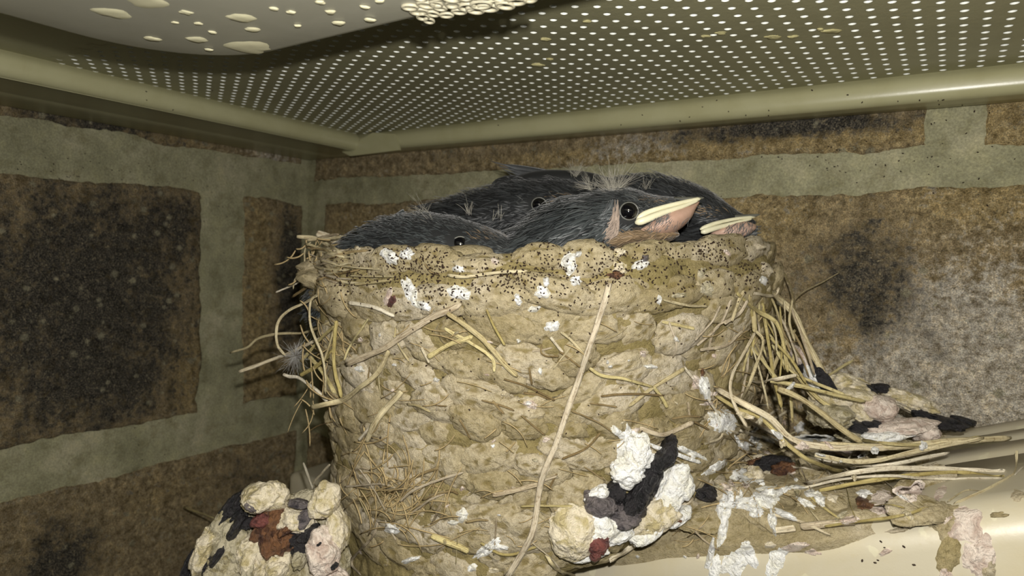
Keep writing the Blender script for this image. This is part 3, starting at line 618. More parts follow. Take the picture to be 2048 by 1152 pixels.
ST = [
 ([(692, 729), (760, 700), (830, 655), (921, 607)], 15, STALK), ([(779, 702), (756, 745), (721, 774), (684, 800), (650, 808, 98), (619, 816, 101)], 12, STRAW),
 ([(893, 627), (952, 665), (1000, 721), (1035, 755)], 12, STRAW), ([(890, 655), (940, 687), (984, 718), (988, 745)], 9, STRAW_Y), ([(843, 693), (859, 726)], 6, STRAW_P),
 ([(855, 716), (899, 690), (945, 674)], 12, STRAW_Y), ([(698, 606), (746, 615), (790, 634)], 9, STRAW_P),
 ([(460, 706, 118), (496, 695, 116), (518, 676, 115), (552, 668, 113), (615, 663, 110), (665, 640, 100)], 6, STRAW), ([(477, 745, 112), (562, 712, 110), (645, 675, 103)], 8, STRAW_P),
 ([(640, 585, 98), (615, 602, 103), (577, 622, 105), (560, 640, 106), (554, 665, 106), (556, 693, 106), (570, 712, 106)], 7, STRAW),
 ([(632, 590, 100), (621, 604, 98), (621, 652, 97), (643, 709, 97), (652, 745, 97), (652, 788, 98)], 6, STRAW), ([(673, 640), (668, 721, 97), (684, 797, 97)], 9, STRAW_Y),
 ([(671, 646), (652, 712, 97), (646, 727, 97)], 5, STRAW), ([(602, 724, 107), (634, 684, 103), (668, 652)], 8, STRAW_Y), ([(599, 752, 106), (640, 727, 102), (668, 697)], 10, STRAW_Y),
 ([(565, 748, 108), (577, 752, 108), (599, 755, 107), (627, 777, 104), (655, 805, 102)], 8, STRAW_P), ([(618, 712, 106), (646, 745, 103), (671, 787, 102)], 10, STRAW_Y),
 ([(595, 473, 110), (634, 478, 110), (695, 515, 104)], 9, STRAW), ([(634, 466, 113), (677, 482, 111), (722, 502, 108)], 17, STRAW_P), ([(620, 500, 110), (660, 508, 108), (708, 516)], 5, STRAW),
 ([(622, 482, 109), (609, 502, 109), (606, 534, 108), (590, 559, 108), (587, 577, 108)], 3.5, STRAW), ([(552, 585, 110), (590, 568, 109), (618, 552, 106)], 3.5, STRAW_P),
 ([(584, 595, 109), (634, 562, 103), (690, 545), (721, 537)], 6, STRAW_D), ([(896, 549), (925, 553), (950, 551), (1005, 543), (1055, 540)], 8, STRAW), ([(709, 568), (784, 558)], 7, STRAW),
 ([(700, 552), (788, 552)], 4, STRAW), ([(850, 529), (862, 545), (880, 550)], 4, STRAW_D), ([(640, 520, 106), (690, 533), (760, 538)], 5, STRAW),
 ([(1122, 662), (1145, 683), (1169, 714)], 6, STRAW), ([(1100, 674), (1125, 706)], 7, STRAW_P), ([(1120, 703), (1160, 735)], 4, STRAW_D), ([(1085, 690), (1083, 705), (1095, 713), (1118, 712)], 4, STRAW_D),
 ([(1369, 737), (1306, 777), (1258, 814)], 9, STRAW), ([(1180, 735), (1206, 752), (1250, 759), (1306, 776)], 8, STRAW_Y), ([(1306, 774), (1322, 792), (1336, 814)], 8, STRAW_Y), ([(1328, 600), (1370, 610), (1416, 612)], 6, STRAW),
 ([(1325, 644), (1390, 656)], 8, STRAW_Y), ([(1512, 662, 94), (1490, 700, 92), (1468, 740, 90), (1459, 776, 89), (1470, 817, 88), (1495, 855, 88)], 8, STRAW_P),
 ([(1512, 660, 93), (1528, 687, 92), (1500, 765, 90), (1478, 815)], 7, STRAW), ([(1497, 587, 95), (1506, 627, 94), (1510, 664, 93)], 10, STRAW),
 ([(1475, 587), (1506, 615, 95), (1554, 645, 96), (1568, 690, 96), (1575, 744, 96)], 10, STRAW_Y), ([(1525, 600, 98), (1546, 734, 97), (1562, 817, 95)], 9, STRAW_Y),
 ([(1537, 578, 104), (1583, 622, 104), (1608, 672, 103), (1636, 730, 102), (1664, 782, 101)], 15, STRAW), ([(1500, 765), (1550, 758, 92), (1594, 751, 92)], 10, STRAW_P),
 ([(1540, 763, 93), (1600, 772, 93), (1667, 788, 93), (1732, 804, 93)], 9, STRAW_Y), ([(1556, 777, 92), (1600, 795, 91), (1635, 819, 90), (1680, 857, 90), (1726, 885, 90)], 13, STRAW),
 ([(1430, 775), (1485, 808, 87), (1538, 836, 86), (1587, 879, 86), (1673, 896, 86), (1778, 896, 87)], 14, STRAW_P), ([(1640, 890, 87), (1778, 893, 87), (1900, 884, 88), (2022, 876, 89)], 16, STRAW),
 ([(1430, 792), (1485, 820, 88), (1523, 838, 87), (1572, 885, 86), (1628, 925, 86), (1692, 945)], 9, STRAW_Y), ([(1628, 911, 86), (1733, 922, 86), (1842, 900, 87), (1968, 874, 88)], 11, STRAW),
 ([(1609, 966), (1700, 948, 85), (1785, 937, 85), (1900, 940, 86), (2022, 944, 87)], 12, STRAW_P), ([(1640, 981), (1748, 962, 85), (1898, 944, 86), (2020, 955, 87)], 10, STRAW_Y), ([(1600, 975), (1740, 952, 85), (1850, 957, 85), (2018, 956, 87)], 7, STRAW_P),
 ([(2033, 902, 84), (2031, 941, 84), (2018, 954, 84), (1973, 979, 84), (1900, 1010, 83)], 7, STRAW), ([(2048, 935, 84), (2030, 950, 84)], 5, STRAW_P), ([(1962, 985, 84), (1930, 982, 83.5), (1893, 1006, 83)], 4, STRAW),
 ([(1545, 1061), (1590, 1056)], 17, STRAW_P), ([(1602, 1054), (1650, 1049), (1712, 1044)], 16, STALK), ([(1650, 1052), (1785, 1035), (1856, 1015)], 7, STRAW_Y),
 ([(985, 991), (1040, 978), (1078, 968)], 12, STALK), ([(1076, 969), (1088, 950), (1098, 935)], 7, STALK), ([(1040, 1012), (1144, 1012)], 6, STRAW_Y), ([(1125, 918), (1171, 896), (1200, 864)], 6, STRAW_D),
 ([(1278, 857), (1317, 869), (1350, 860), (1389, 843)], 12, STALK), ([(1389, 845), (1420, 858)], 5, STRAW_D), ([(1266, 879), (1330, 900), (1402, 927)], 9, D_WHITE), ([(1300, 890), (1360, 925), (1388, 945)], 5, STRAW_P),
 ([(1219, 1121), (1260, 1095), (1300, 1066), (1389, 995)], 14, STRAW_P), ([(802, 785), (775, 815), (751, 845), (732, 885)], 15, STRAW), ([(775, 815), (745, 850), (716, 882)], 8, STRAW_P),
 ([(864, 1071), (938, 1104)], 15, STRAW_Y), ([(799, 980), (836, 951), (877, 935)], 6, STRAW_D), ([(799, 1004), (836, 976), (928, 944)], 6, STALK), ([(755, 1046), (744, 1076), (704, 1121), (722, 1150)], 6, STALK),
 ([(660, 985, 92), (690, 955), (720, 936), (740, 940)], 4, STALK), ([(718, 935), (745, 975), (770, 1020)], 4, STALK), ([(735, 945), (765, 985), (775, 1005)], 4, STRAW_D), ([(605, 927, 118), (625, 978, 112)], 6, STRAW_P), ([(660, 930, 108), (625, 968, 112)], 5, STRAW_P),
 ([(620, 862, 112), (640, 850, 110), (668, 842, 104)], 3, STRAW_D), ([(800, 980), (760, 968), (690, 975)], 5, STALK), ([(820, 1030), (860, 1000), (890, 985)], 5, STALK), ([(960, 1085), (1010, 1110), (1075, 1095)], 6, STRAW_Y), ([(1090, 1110), (1110, 1135), (1150, 1152)], 8, STRAW),
 ([(1065, 1085), (1100, 1115), (1128, 1150)], 4, STRAW_P), ([(1143, 822), (1200, 848), (1238, 875)], 4, STRAW_D), ([(735, 640), (705, 685), (690, 722)], 5, STRAW_Y), ([(975, 620), (990, 655), (1010, 690)], 6, STRAW_Y),
 ([(1010, 760), (1060, 775), (1110, 800)], 5, STRAW_D), ([(1200, 790), (1260, 786), (1330, 790)], 5, STRAW_D), ([(1180, 806), (1235, 815)], 4, STRAW_D), ([(1340, 645), (1352, 690), (1345, 715)], 5, STALK),
 ([(1395, 690), (1440, 650), (1462, 600)], 6, STALK), ([(1400, 700), (1450, 690), (1488, 662)], 7, STALK), ([(1390, 680), (1425, 640), (1440, 612)], 5, STALK), ([(1415, 705), (1430, 660), (1455, 640)], 5, STALK),
 ([(1448, 645), (1480, 625), (1495, 600)], 8, STALK), ([(1462, 640), (1478, 600), (1490, 580)], 8, STRAW), ([(1370, 735), (1410, 790), (1440, 830)], 6, STRAW_P), ([(1440, 822), (1446, 870), (1418, 885)], 6, STRAW_P),
 ([(1590, 745, 97), (1640, 800, 96), (1700, 830, 95)], 10, STRAW_Y), ([(1570, 700, 100), (1600, 760, 99), (1630, 800, 97)], 9, STRAW), ([(1545, 690, 99), (1580, 740, 97), (1640, 770, 96), (1690, 790, 95)], 7, STRAW_Y),
 ([(1480, 860), (1540, 880), (1600, 905), (1680, 925)], 7, STRAW_P), ([(1450, 840), (1520, 868), (1580, 900)], 7, STRAW), ([(1500, 900), (1560, 930), (1640, 938)], 6, STRAW_P), ([(1640, 930), (1760, 930, 86), (1900, 905, 88)], 8, STRAW_P),
 ([(1540, 845), (1570, 870), (1600, 860)], 5, STRAW), ([(1690, 870), (1750, 885, 88), (1880, 888, 88), (1960, 872, 89)], 8, STRAW_Y), ([(1700, 925, 86), (1800, 915, 87), (1870, 900, 88)], 6, STRAW_P), ([(1560, 640, 108), (1600, 590, 116), (1680, 545, 122)], 3, STRAW),
 ([(1570, 545, 118), (1585, 585, 112), (1590, 620, 106)], 4, STRAW), ([(1560, 575, 106), (1545, 590, 101), (1505, 588, 97)], 8, STRAW_P), ([(1610, 985), (1640, 1010), (1680, 1035)], 5, STRAW_Y), ([(1590, 985), (1620, 1020), (1640, 1045)], 4, STRAW),
]
for pts, wd, m_ in ST: straw(pts, wd, m_)
# the long one that hangs in front of everything
straw([(1219, 566), (1212, 595), (1200, 634), (1178, 700), (1157, 760), (1135, 820), (1110, 896), (1090, 940), (1079, 981), (1072, 1030), (1063, 1073), (1040, 1115), (1014, 1156)], 14, LONG, 1.1, 0.25, 40, name='straw', ends=(1, 1), jit=.35)
rr = random.Random(5)
def rootlets():
    b = Bag()
    def one(x, y, a, L, w, curl, z=None):
        pts = []
        for k in range(5): pts.append((x, y) if z is None else (x, y, z)); x += math.cos(a)*L/4; y += math.sin(a)*L/4; a += curl
        path, c = trace(pts, rr.uniform(.1, 1.0), 10); V, F = tubeVF(path, w*c[:, 2]/FPX, w*c[:, 2]/FPX*.7, 4); b.add(V, F)
    for _ in range(80): one(rr.gauss(765, 55), rr.gauss(1010, 50), rr.uniform(-2.4, 0.3), rr.uniform(30, 110), rr.uniform(2, 4.5), rr.uniform(-.35, .35))
    for _ in range(60): one(rr.uniform(700, 1400), rr.uniform(640, 1100), rr.uniform(-.7, .7), rr.uniform(20, 80), rr.uniform(1.6, 3.5), rr.uniform(-.3, .3))
    for _ in range(70): one(rr.uniform(1390, 1620), rr.uniform(640, 1040), rr.uniform(-1.3, .9), rr.uniform(30, 100), rr.uniform(2, 4), rr.uniform(-.3, .3))
    for _ in range(26): one(rr.uniform(590, 660), rr.uniform(475, 560), rr.uniform(-.5, 2.6), rr.uniform(15, 60), rr.uniform(2, 4), rr.uniform(-.6, .6), rr.uniform(104, 109))
    for _ in range(40): one(rr.uniform(600, 690), rr.uniform(570, 830), rr.uniform(0.4, 2.2), rr.uniform(30, 90), rr.uniform(2, 4), rr.uniform(-.4, .4), rr.uniform(100, 106))
    return part('rootlet', b.mesh('rootlet', STRAW_D), nest, 'stuff')
rootlets()
# dense straw tuft on the shaded side of the rim
for _ in range(26):
    x = rr.uniform(605, 660); y = rr.uniform(478, 560); a = rr.uniform(-.35, .5); L = rr.uniform(45, 95); z = rr.uniform(103, 109)
    straw([(x, y, z), (x+L*.5*math.cos(a), y+L*.5*math.sin(a)+rr.uniform(-4, 4), z-2), (x+L*math.cos(a), y+L*math.sin(a), z-5)], rr.uniform(3, 7), rr.choice([STRAW, STRAW_D, STALK]), n=10)
for _ in range(46):
    x = rr.uniform(1470, 1760); y = 840+(x-1470)*.25+rr.gauss(0, 45); a = rr.gauss(.25, .45); L = rr.uniform(40, 150)
    straw([(x, y), (x+L*.5*math.cos(a), y+L*.5*math.sin(a)+rr.uniform(-6, 6)), (x+L*math.cos(a), y+L*math.sin(a))], rr.uniform(2.5, 8), rr.choice([STRAW, STRAW_P, STRAW_P, STALK, STRAW_Y]), lift=rr.uniform(.3, 1.4), n=14)
for _ in range(26):
    x = rr.uniform(1490, 1590); y = rr.uniform(590, 720); a = rr.gauss(1.35, .3); L = rr.uniform(50, 150); z = rr.uniform(95, 103)
    straw([(x, y, z), (x+L*.5*math.cos(a)+rr.uniform(-8, 8), y+L*.5*math.sin(a), z-1), (x+L*math.cos(a), y+L*math.sin(a), z-2)], rr.uniform(3, 8), rr.choice([STRAW, STRAW_D, STALK, STRAW_Y]), n=14)
for _ in range(44):
    x = rr.uniform(720, 1400); y = rr.uniform(640, 1120); a = rr.gauss(.2, .9); L = rr.uniform(25, 75)
    straw([(x, y), (x+L*.5*math.cos(a), y+L*.5*math.sin(a)+rr.uniform(-4, 4)), (x+L*math.cos(a), y+L*math.sin(a))], rr.uniform(2.5, 6), rr.choice([STRAW, STRAW_D, STALK, STRAW_D]), lift=.3, n=12)
# mud shelf that holds that tuft
def mudlump(pts, m=MUD):
    for (px, py, Z, a, b, c, rot, nm) in pts:
        put_px_blob(px, py, Z, a, b, c, rot, 900+px, m, nest, nm)

# ---------------------------------------------------------------- blobs placed by sight
def put_px_blob(px, py, Z, rx, ry, rd, rot, seed, m, parent, name, sub=4, amp=0.34, lift=0.0, kind=None):
    if Z is None:
        h_ = hit(px, py); Z = (h_[2] if h_ else 90)-lift
    V, F = ICO[sub]; c = P(px, py, Z); k = Z/FPX
    n = fbm(V, 1.0, 2, seed)*amp+fbm(V, 2.6, 3, seed+3)*amp*.5-np.abs(fbm(V, 2.2, 4, seed+5, .6))*amp*.9+.1*amp
    W = V*(1+n)[:, None]; ca, sa = math.cos(math.radians(rot)), math.sin(math.radians(rot))
    X = RIGHT*ca+UP*sa; Y = -RIGHT*sa+UP*ca
    V = c+W[:, :1]*X*rx*k+W[:, 1:2]*Y*ry*k+W[:, 2:]*BACK*rd
    return part(name, mesh_np(name, V, F, m), parent, kind)
for (px, py, Z, a, b, c) in [(650, 560, 106, 62, 26, 5), (655, 530, 108, 50, 18, 5), (700, 545, 100, 55, 22, 4), (690, 515, 104, 30, 12, 3), (1500, 545, 99, 40, 36, 4), (1480, 500, 98, 45, 20, 4), (1508, 580, 100, 26, 20, 3), (700, 590, 96, 40, 20, 3)]:
    put_px_blob(px, py, Z, a, b, c, rr.uniform(-12, 12), int(px+py), MUD, nest, 'mud_pellet')

# ---------------------------------------------------------------- white splashes on the nest and the pipe
bpy.context.view_layer.update(); DG = bpy.context.evaluated_depsgraph_get()
def splat(px, py, rx, ry, rot=0, seed=1, m=D_WHITE, thick=0.35, parent=nest, name='dropping_splash', amp=0.5, zmax=170):
    na, nr = 28, 6; V = []; a = np.linspace(0, 2*math.pi, na, endpoint=False); ca, sa = math.cos(math.radians(rot)), math.sin(math.radians(rot))
    q_ = np.stack([np.cos(a)*1.5, np.sin(a)*1.5, 0*a+seed*3.1], 1); R = 0.92+amp*fbm(q_, 1.0, 4, seed, .6)*1.5
    last = None
    for i in range(nr, -1, -1):
        f = i/nr
        for t, r_ in zip(a, R):
            x = math.cos(t)*rx*r_*f; y = math.sin(t)*ry*r_*f; X, Y = px+x*ca-y*sa, py+x*sa+y*ca
            h_ = hit(X, Y, zmax)
            Z = h_[2] if h_ else (last if last else 95)
            if last and abs(Z-last) > 6: Z = last
            last = Z; off = thick*(1-f**2.5)*(1+0.9*vnoise(np.array([[X*.15, Y*.15, seed]]), 2)[0])-0.12*(i == nr)
            V.append(P(X, Y, Z-off))
            if i == 0: break
    V = np.array(V); F = gridF(nr, na, True).tolist(); b0 = (nr-1)*na; F += [(b0+j, b0+(j+1) % na, nr*na) for j in range(na)]
    return part(name, mesh_np(name, V, F, m), parent)
SPL = [(780, 515, 24, 16, 20, D_WHITE), (812, 508, 17, 15, -50, D_WHITE), (822, 585, 15, 32, -20, D_WHITE), (842, 610, 26, 10, 20, D_WHITE), (918, 585, 28, 17, 10, D_WHITE), (916, 537, 15, 8, 0, D_WHITE), (955, 495, 20, 6, 15, D_PINK), (990, 522, 9, 7, 0, D_PINK),
 (775, 593, 8, 20, 20, D_PINK), (783, 602, 9, 13, 10, D_RED), (1140, 530, 19, 24, 15, D_WHITE), (1153, 560, 14, 12, 40, D_WHITE), (1156, 510, 9, 6, -30, D_WHITE), (1088, 585, 19, 14, 15, D_WHITE), (1092, 565, 8, 12, 0, D_WHITE), (1036, 602, 9, 15, -20, D_WHITE), (1070, 618, 14, 7, 0, D_WHITE),
 (1280, 530, 20, 12, -15, D_WHITE), (1291, 517, 9, 9, 0, D_PURPLE), (1240, 535, 16, 14, 0, D_CREAM), (1232, 550, 18, 9, 0, D_BROWN), (1240, 505, 14, 10, 0, D_CREAM), (1103, 652, 17, 15, -35, D_WHITE), (1318, 600, 6, 10, 0, D_WHITE), (1415, 578, 16, 20, 0, D_GREY), (1405, 545, 9, 14, 10, D_GREY), (1455, 505, 10, 6, 30, D_PINK), (1528, 562, 8, 11, -20, D_WHITE), (1360, 590, 16, 7, 0, D_GREY),
 (1300, 733, 16, 6, 5, D_WHITE), (1286, 708, 8, 8, 0, D_PINK), (1080, 743, 6, 8, 20, D_WHITE), (1037, 682, 5, 5, 0, D_WHITE), (720, 738, 12, 8, 25, D_WHITE), (760, 670, 4, 4, 0, D_WHITE), (1062, 810, 18, 9, 10, D_PINK), (1058, 807, 10, 5, 0, D_WHITE), (1092, 880, 10, 6, -20, D_PINK),
 (1410, 775, 14, 26, -15, D_WHITE), (1392, 765, 10, 15, 0, D_PINK), (1405, 745, 5, 10, 0, D_BROWN), (1450, 845, 30, 27, 0, D_WHITE), (1430, 835, 20, 10, 30, D_WHITE), (1475, 880, 12, 5, 60, D_WHITE),
 (925, 1030, 12, 16, 20, D_WHITE), (905, 1045, 12, 6, 0, D_WHITE), (785, 1058, 18, 11, 10, D_WHITE), (970, 1100, 10, 38, 50, D_WHITE), (1000, 1095, 20, 7, 10, D_WHITE), (985, 1140, 14, 8, 0, D_CREAM), (945, 1135, 14, 10, -30, D_WHITE), (820, 1120, 24, 6, -20, D_WHITE), (1450, 1015, 22, 34, 5, D_WHITE), (1445, 1065, 10, 40, 12, D_WHITE),
 (1420, 1110, 8, 40, 15, D_WHITE), (1530, 995, 38, 22, -20, D_WHITE), (1510, 1020, 26, 16, 10, D_WHITE), (1545, 1040, 10, 34, -10, D_WHITE), (1570, 1030, 28, 8, 25, D_WHITE), (1500, 1000, 40, 9, 0, D_WHITE), (1610, 1005, 24, 9, 30, D_WHITE), (1640, 1000, 10, 20, -20, D_WHITE), (1490, 950, 34, 18, 0, D_WHITE), (1520, 930, 20, 18, 0, D_CREAM),
 (1560, 985, 9, 30, 60, D_WHITE), (1475, 1010, 45, 10, 5, D_WHITE), (1600, 855, 12, 12, 0, D_WHITE), (1540, 880, 20, 6, 20, D_WHITE), (1640, 880, 50, 12, 5, D_WHITE), (1690, 905, 40, 10, 0, D_PINK), (1770, 1000, 34, 26, -10, D_PINK), (1820, 985, 34, 20, -15, D_PINK), (1760, 1020, 26, 12, 0, D_PINK), (1725, 1005, 14, 14, 0, D_BROWN), (1730, 1010, 20, 10, 0, D_BROWN), (1700, 1040, 22, 10, -10, D_PINK), (1880, 985, 20, 12, -40, D_PINK),
 (1265, 900, 34, 44, 5, D_WHITE), (1240, 870, 24, 10, 40, D_WHITE), (1258, 870, 10, 24, -10, D_WHITE), (1300, 935, 50, 36, 20, D_WHITE), (1380, 905, 40, 8, 25, D_WHITE), (1430, 935, 30, 10, -30, D_WHITE)]
for _ in range(60):
    x = rr.triangular(1400, 1900, 1540); y = 900+(x-1400)*.12+rr.gauss(0, 60)
    if y < 1050: SPL.append((x, y, rr.uniform(4, 20), rr.uniform(3, 10), rr.uniform(-40, 40), rr.choice([D_WHITE, D_WHITE, D_PINK, D_GREY, D_CREAM])))
for _ in range(40): SPL.append((rr.uniform(700, 1480), rr.uniform(640, 1120), rr.uniform(3, 8), rr.uniform(2, 6), rr.uniform(-40, 40), rr.choice([D_WHITE, D_PINK, D_GREY, D_CREAM])))
for k, (px, py, rx, ry, rot, m_) in enumerate(SPL):
    splat(px, py, rx, ry, rot, k+1, m_, 0.3 if m_ in (D_GREY, D_PINK, D_CREAM) else 0.6)
PSP = [(1930, 1050, 44, 40, 0, D_PINK), (1955, 1110, 34, 50, 10, D_PINK), (1890, 1045, 30, 46, 0, MUD), (1895, 1110, 30, 44, 0, MUD_DEEP), (1975, 1135, 20, 26, 0, MUD), (2035, 990, 18, 14, 0, MUD), (2000, 1030, 24, 8, 0, MUD), (1470, 1125, 26, 40, 35, D_WHITE), (1555, 1120, 18, 46, 25, D_WHITE), (1500, 1110, 14, 32, -20, D_WHITE), (1430, 1140, 12, 40, 20, D_WHITE), (1590, 1095, 30, 10, -10, D_PINK), (1625, 1105, 20, 8, 10, D_PINK), (1770, 1105, 16, 6, -30, D_PINK), (1540, 1090, 14, 8, 0, D_CREAM), (1890, 1150, 16, 20, 0, D_PINK), (1800, 1060, 30, 7, -8, MUD), (1880, 1020, 40, 14, -6, MUD)]
for k, (px, py, rx, ry, rot, m_) in enumerate(PSP): splat(px, py, rx, ry, rot, k+200, m_, 0.28, pipe, 'mud_splash' if m_ in (MUD, MUD_DEEP) else 'dropping_splash')

# ---------------------------------------------------------------- heaps of droppings
def heap(name, label, loc, items):
    root = thing(name, label, 'droppings', loc)
    for k, it in enumerate(items):
        px, py, Z, rx, ry, rd, rot, m_ = it[:8]; kd = {D_BLACK: 'black_dropping', D_BROWN: 'brown_dropping', D_RED: 'red_dropping', D_PURPLE: 'purple_dropping'}.get(m_, 'white_dropping')
        put_px_blob(px, py, Z, rx, ry, rd, rot, 300+k*11+int(px), m_, root, kd, sub=5 if rx*ry > 900 else 4, amp=it[8]+.1 if len(it) > 8 else 0.42, lift=0.8)
    return root
heap('dropping_heap', 'big heap of cream, black and rust brown droppings piled beside the foot of the nest', P(540, 1180, 98), [
 (530, 995, 90, 42, 30, 3.0, 8, D_CREAM, .22), (500, 985, 92, 20, 14, 2, 40, D_GREY), (648, 1000, 90, 33, 32, 2.6, 50, D_CREAM, .2), (470, 1020, 93, 22, 52, 2.6, -35, D_BLACK), (442, 1060, 93, 26, 70, 3, -28, D_GREY), (415, 1098, 92, 24, 56, 3, -20, D_CREAM, .2),
 (455, 1085, 91, 12, 52, 2, -32, D_BLACK), (425, 1125, 91, 10, 30, 2, -30, D_BLACK), (470, 1100, 91, 36, 50, 3, -15, D_GREY), (450, 1140, 90, 40, 28, 3, -30, D_GREY), (590, 1035, 91, 38, 24, 3, -15, D_CREAM, .3), (540, 1060, 90.5, 30, 46, 3, -20, D_BROWN), (560, 1085, 90, 28, 34, 2.5, 20, D_BROWN),
 (525, 1040, 89.5, 20, 14, 2, 0, D_RED), (515, 1110, 90, 32, 44, 3, 0, D_CREAM, .3), (560, 1120, 90, 30, 40, 3, 0, D_CREAM, .3), (612, 1035, 90, 16, 22, 2, -20, D_PURPLE), (600, 1085, 90.5, 26, 30, 2.5, 20, D_BLACK), (620, 1065, 90, 26, 16, 2, 25, D_BLACK), (676, 1062, 91, 22, 42, 3, 8, D_CREAM, .2),
 (645, 1105, 88.5, 34, 46, 2.8, 8, D_PINK, .22), (600, 1118, 88.5, 14, 14, 2, 0, D_GREY), (580, 1150, 91, 50, 34, 3, 0, D_GREY), (650, 1165, 90, 40, 30, 3, 0, D_PINK), (500, 1165, 91, 60, 40, 4, 0, D_GREY), (385, 1130, 96, 14, 36, 2, -15, D_BLACK), (560, 1220, 94, 150, 60, 9, 0, D_GREY), (560, 1300, 96, 150, 60, 12, 0, D_CREAM), (560, 1030, 95, 70, 40, 3, 0, D_GREY), (495, 1048, 90.3, 12, 10, 1.4, 0, D_BLACK), (640, 1080, 88, 10, 7, 1.4, 0, D_BLACK), (668, 1130, 87.5, 8, 6, 1, 0, D_BLACK), (535, 1090, 88.2, 14, 30, 1.6, 10, D_BROWN), (575, 1060, 88.6, 16, 10, 1.6, 30, D_BROWN), (600, 1008, 89, 22, 9, 1.4, -10, D_PURPLE), (505, 1012, 87.6, 16, 8, 1.4, -30, D_PURPLE), (440, 1110, 88.6, 9, 26, 1.6, -34, D_BLACK), (475, 1052, 89.6, 12, 34, 1.6, -30, D_BLACK), (555, 1140, 87.6, 26, 14, 1.6, 40, D_CREAM), (500, 1135, 87.8, 16, 30, 1.6, -10, D_GREY), (620, 1090, 95, 80, 90, 4, 0, D_GREY), (480, 1120, 96, 80, 80, 4, 0, D_GREY)])
heap('dropping_cluster', 'wet white dropping with a long black strand stuck to the front of the nest', P(1250, 1000, 84), [
 (1150, 1065, None, 56, 52, 2.4, -20, D_CREAM, .2), (1185, 1050, None, 50, 40, 2.6, -10, D_WHITE, .2), (1165, 1105, None, 42, 16, 1.4, 5, D_WHITE), (1195, 1085, None, 24, 30, 2.6, -20, D_RED), (1200, 1010, None, 40, 22, 2.2, -20, D_PURPLE), (1245, 1030, None, 38, 24, 2.4, 0, D_PURPLE),
 (1262, 1010, None, 30, 24, 2.6, 40, D_BLACK), (1280, 985, None, 36, 22, 2.8, 60, D_BLACK), (1300, 950, None, 38, 20, 2.8, 65, D_BLACK), (1315, 925, None, 24, 16, 2.4, 50, D_BLACK), (1332, 905, None, 32, 17, 2.6, 65, D_BLACK), (1342, 882, None, 16, 10, 2, 70, D_BLACK), (1228, 985, None, 20, 26, 2.2, 10, D_BLACK),
 (1195, 985, None, 24, 14, 1.6, 30, D_WHITE), (1340, 985, None, 32, 50, 2.4, -30, D_WHITE, .3), (1310, 1030, None, 50, 34, 2.2, 35, D_CREAM, .3), (1365, 970, None, 22, 28, 2, 0, D_WHITE), (1290, 1060, None, 44, 20, 2, 35, D_WHITE, .35), (1350, 1035, None, 34, 14, 1.8, 30, D_WHITE), (1408, 985, None, 26, 17, 2, -10, D_BLACK), (1270, 900, None, 30, 40, 1.6, 0, D_WHITE, .35), (1255, 940, None, 38, 30, 1.8, 0, D_WHITE, .35), (1240, 1070, None, 36, 14, 1.6, 30, D_WHITE), (1350, 1032, None, 12, 8, 1.8, 0, D_BROWN)])
heap('dropping_mound', 'row of pinkish and black droppings lying behind the straws on the pipe', P(1740, 860, 98), [
 (1720, 800, 99, 42, 20, 3, -8, D_CREAM), (1758, 815, 97, 34, 26, 3, -10, D_PINK, .2), (1820, 805, 101, 60, 18, 3, -22, D_CREAM), (1735, 780, 101, 18, 9, 2, -10, D_BLACK), (1760, 775, 101, 14, 9, 2, 0, D_BLACK), (1850, 830, 100, 38, 13, 2.4, -25, D_BLACK), (1893, 847, 99, 42, 14, 2.4, -8, D_BLACK), (1925, 842, 99.5, 22, 8, 2, -10, D_BLACK),
 (1800, 855, 96, 60, 18, 3, 6, D_PINK), (1845, 862, 96, 24, 24, 3, 0, D_PINK), (1770, 872, 95, 40, 12, 2.4, 8, D_WHITE), (1690, 845, 98, 55, 14, 3, -25, D_BLACK), (1745, 850, 97, 26, 10, 2, 0, D_BLACK), (1680, 815, 99, 50, 22, 3, -20, D_CREAM), (1640, 770, 101, 18, 46, 3, 28, D_BLACK), (1600, 715, 103, 16, 30, 2.4, 30, D_PINK), (1612, 735, 102, 12, 26, 2.4, 28, D_BLACK), (1622, 760, 101, 9, 30, 2, 22, D_WHITE), (1655, 830, 98, 40, 30, 4, 0, D_GREY), (1750, 880, 97, 70, 16, 4, 0, D_GREY), (1700, 780, 103, 50, 26, 4, -20, D_CREAM)])
heap('dropping_clod', 'fibrous dark clod between white splashes low on the nest', P(1560, 930, 86), [(1545, 930, None, 36, 17, 1.8, 0, D_BLACK, .5), (1570, 938, None, 22, 12, 1.8, 10, D_BROWN, .5), (1520, 925, None, 22, 9, 1.6, 10, D_BROWN, .5), (1508, 950, None, 18, 16, 1.6, 0, D_CREAM, .4)])

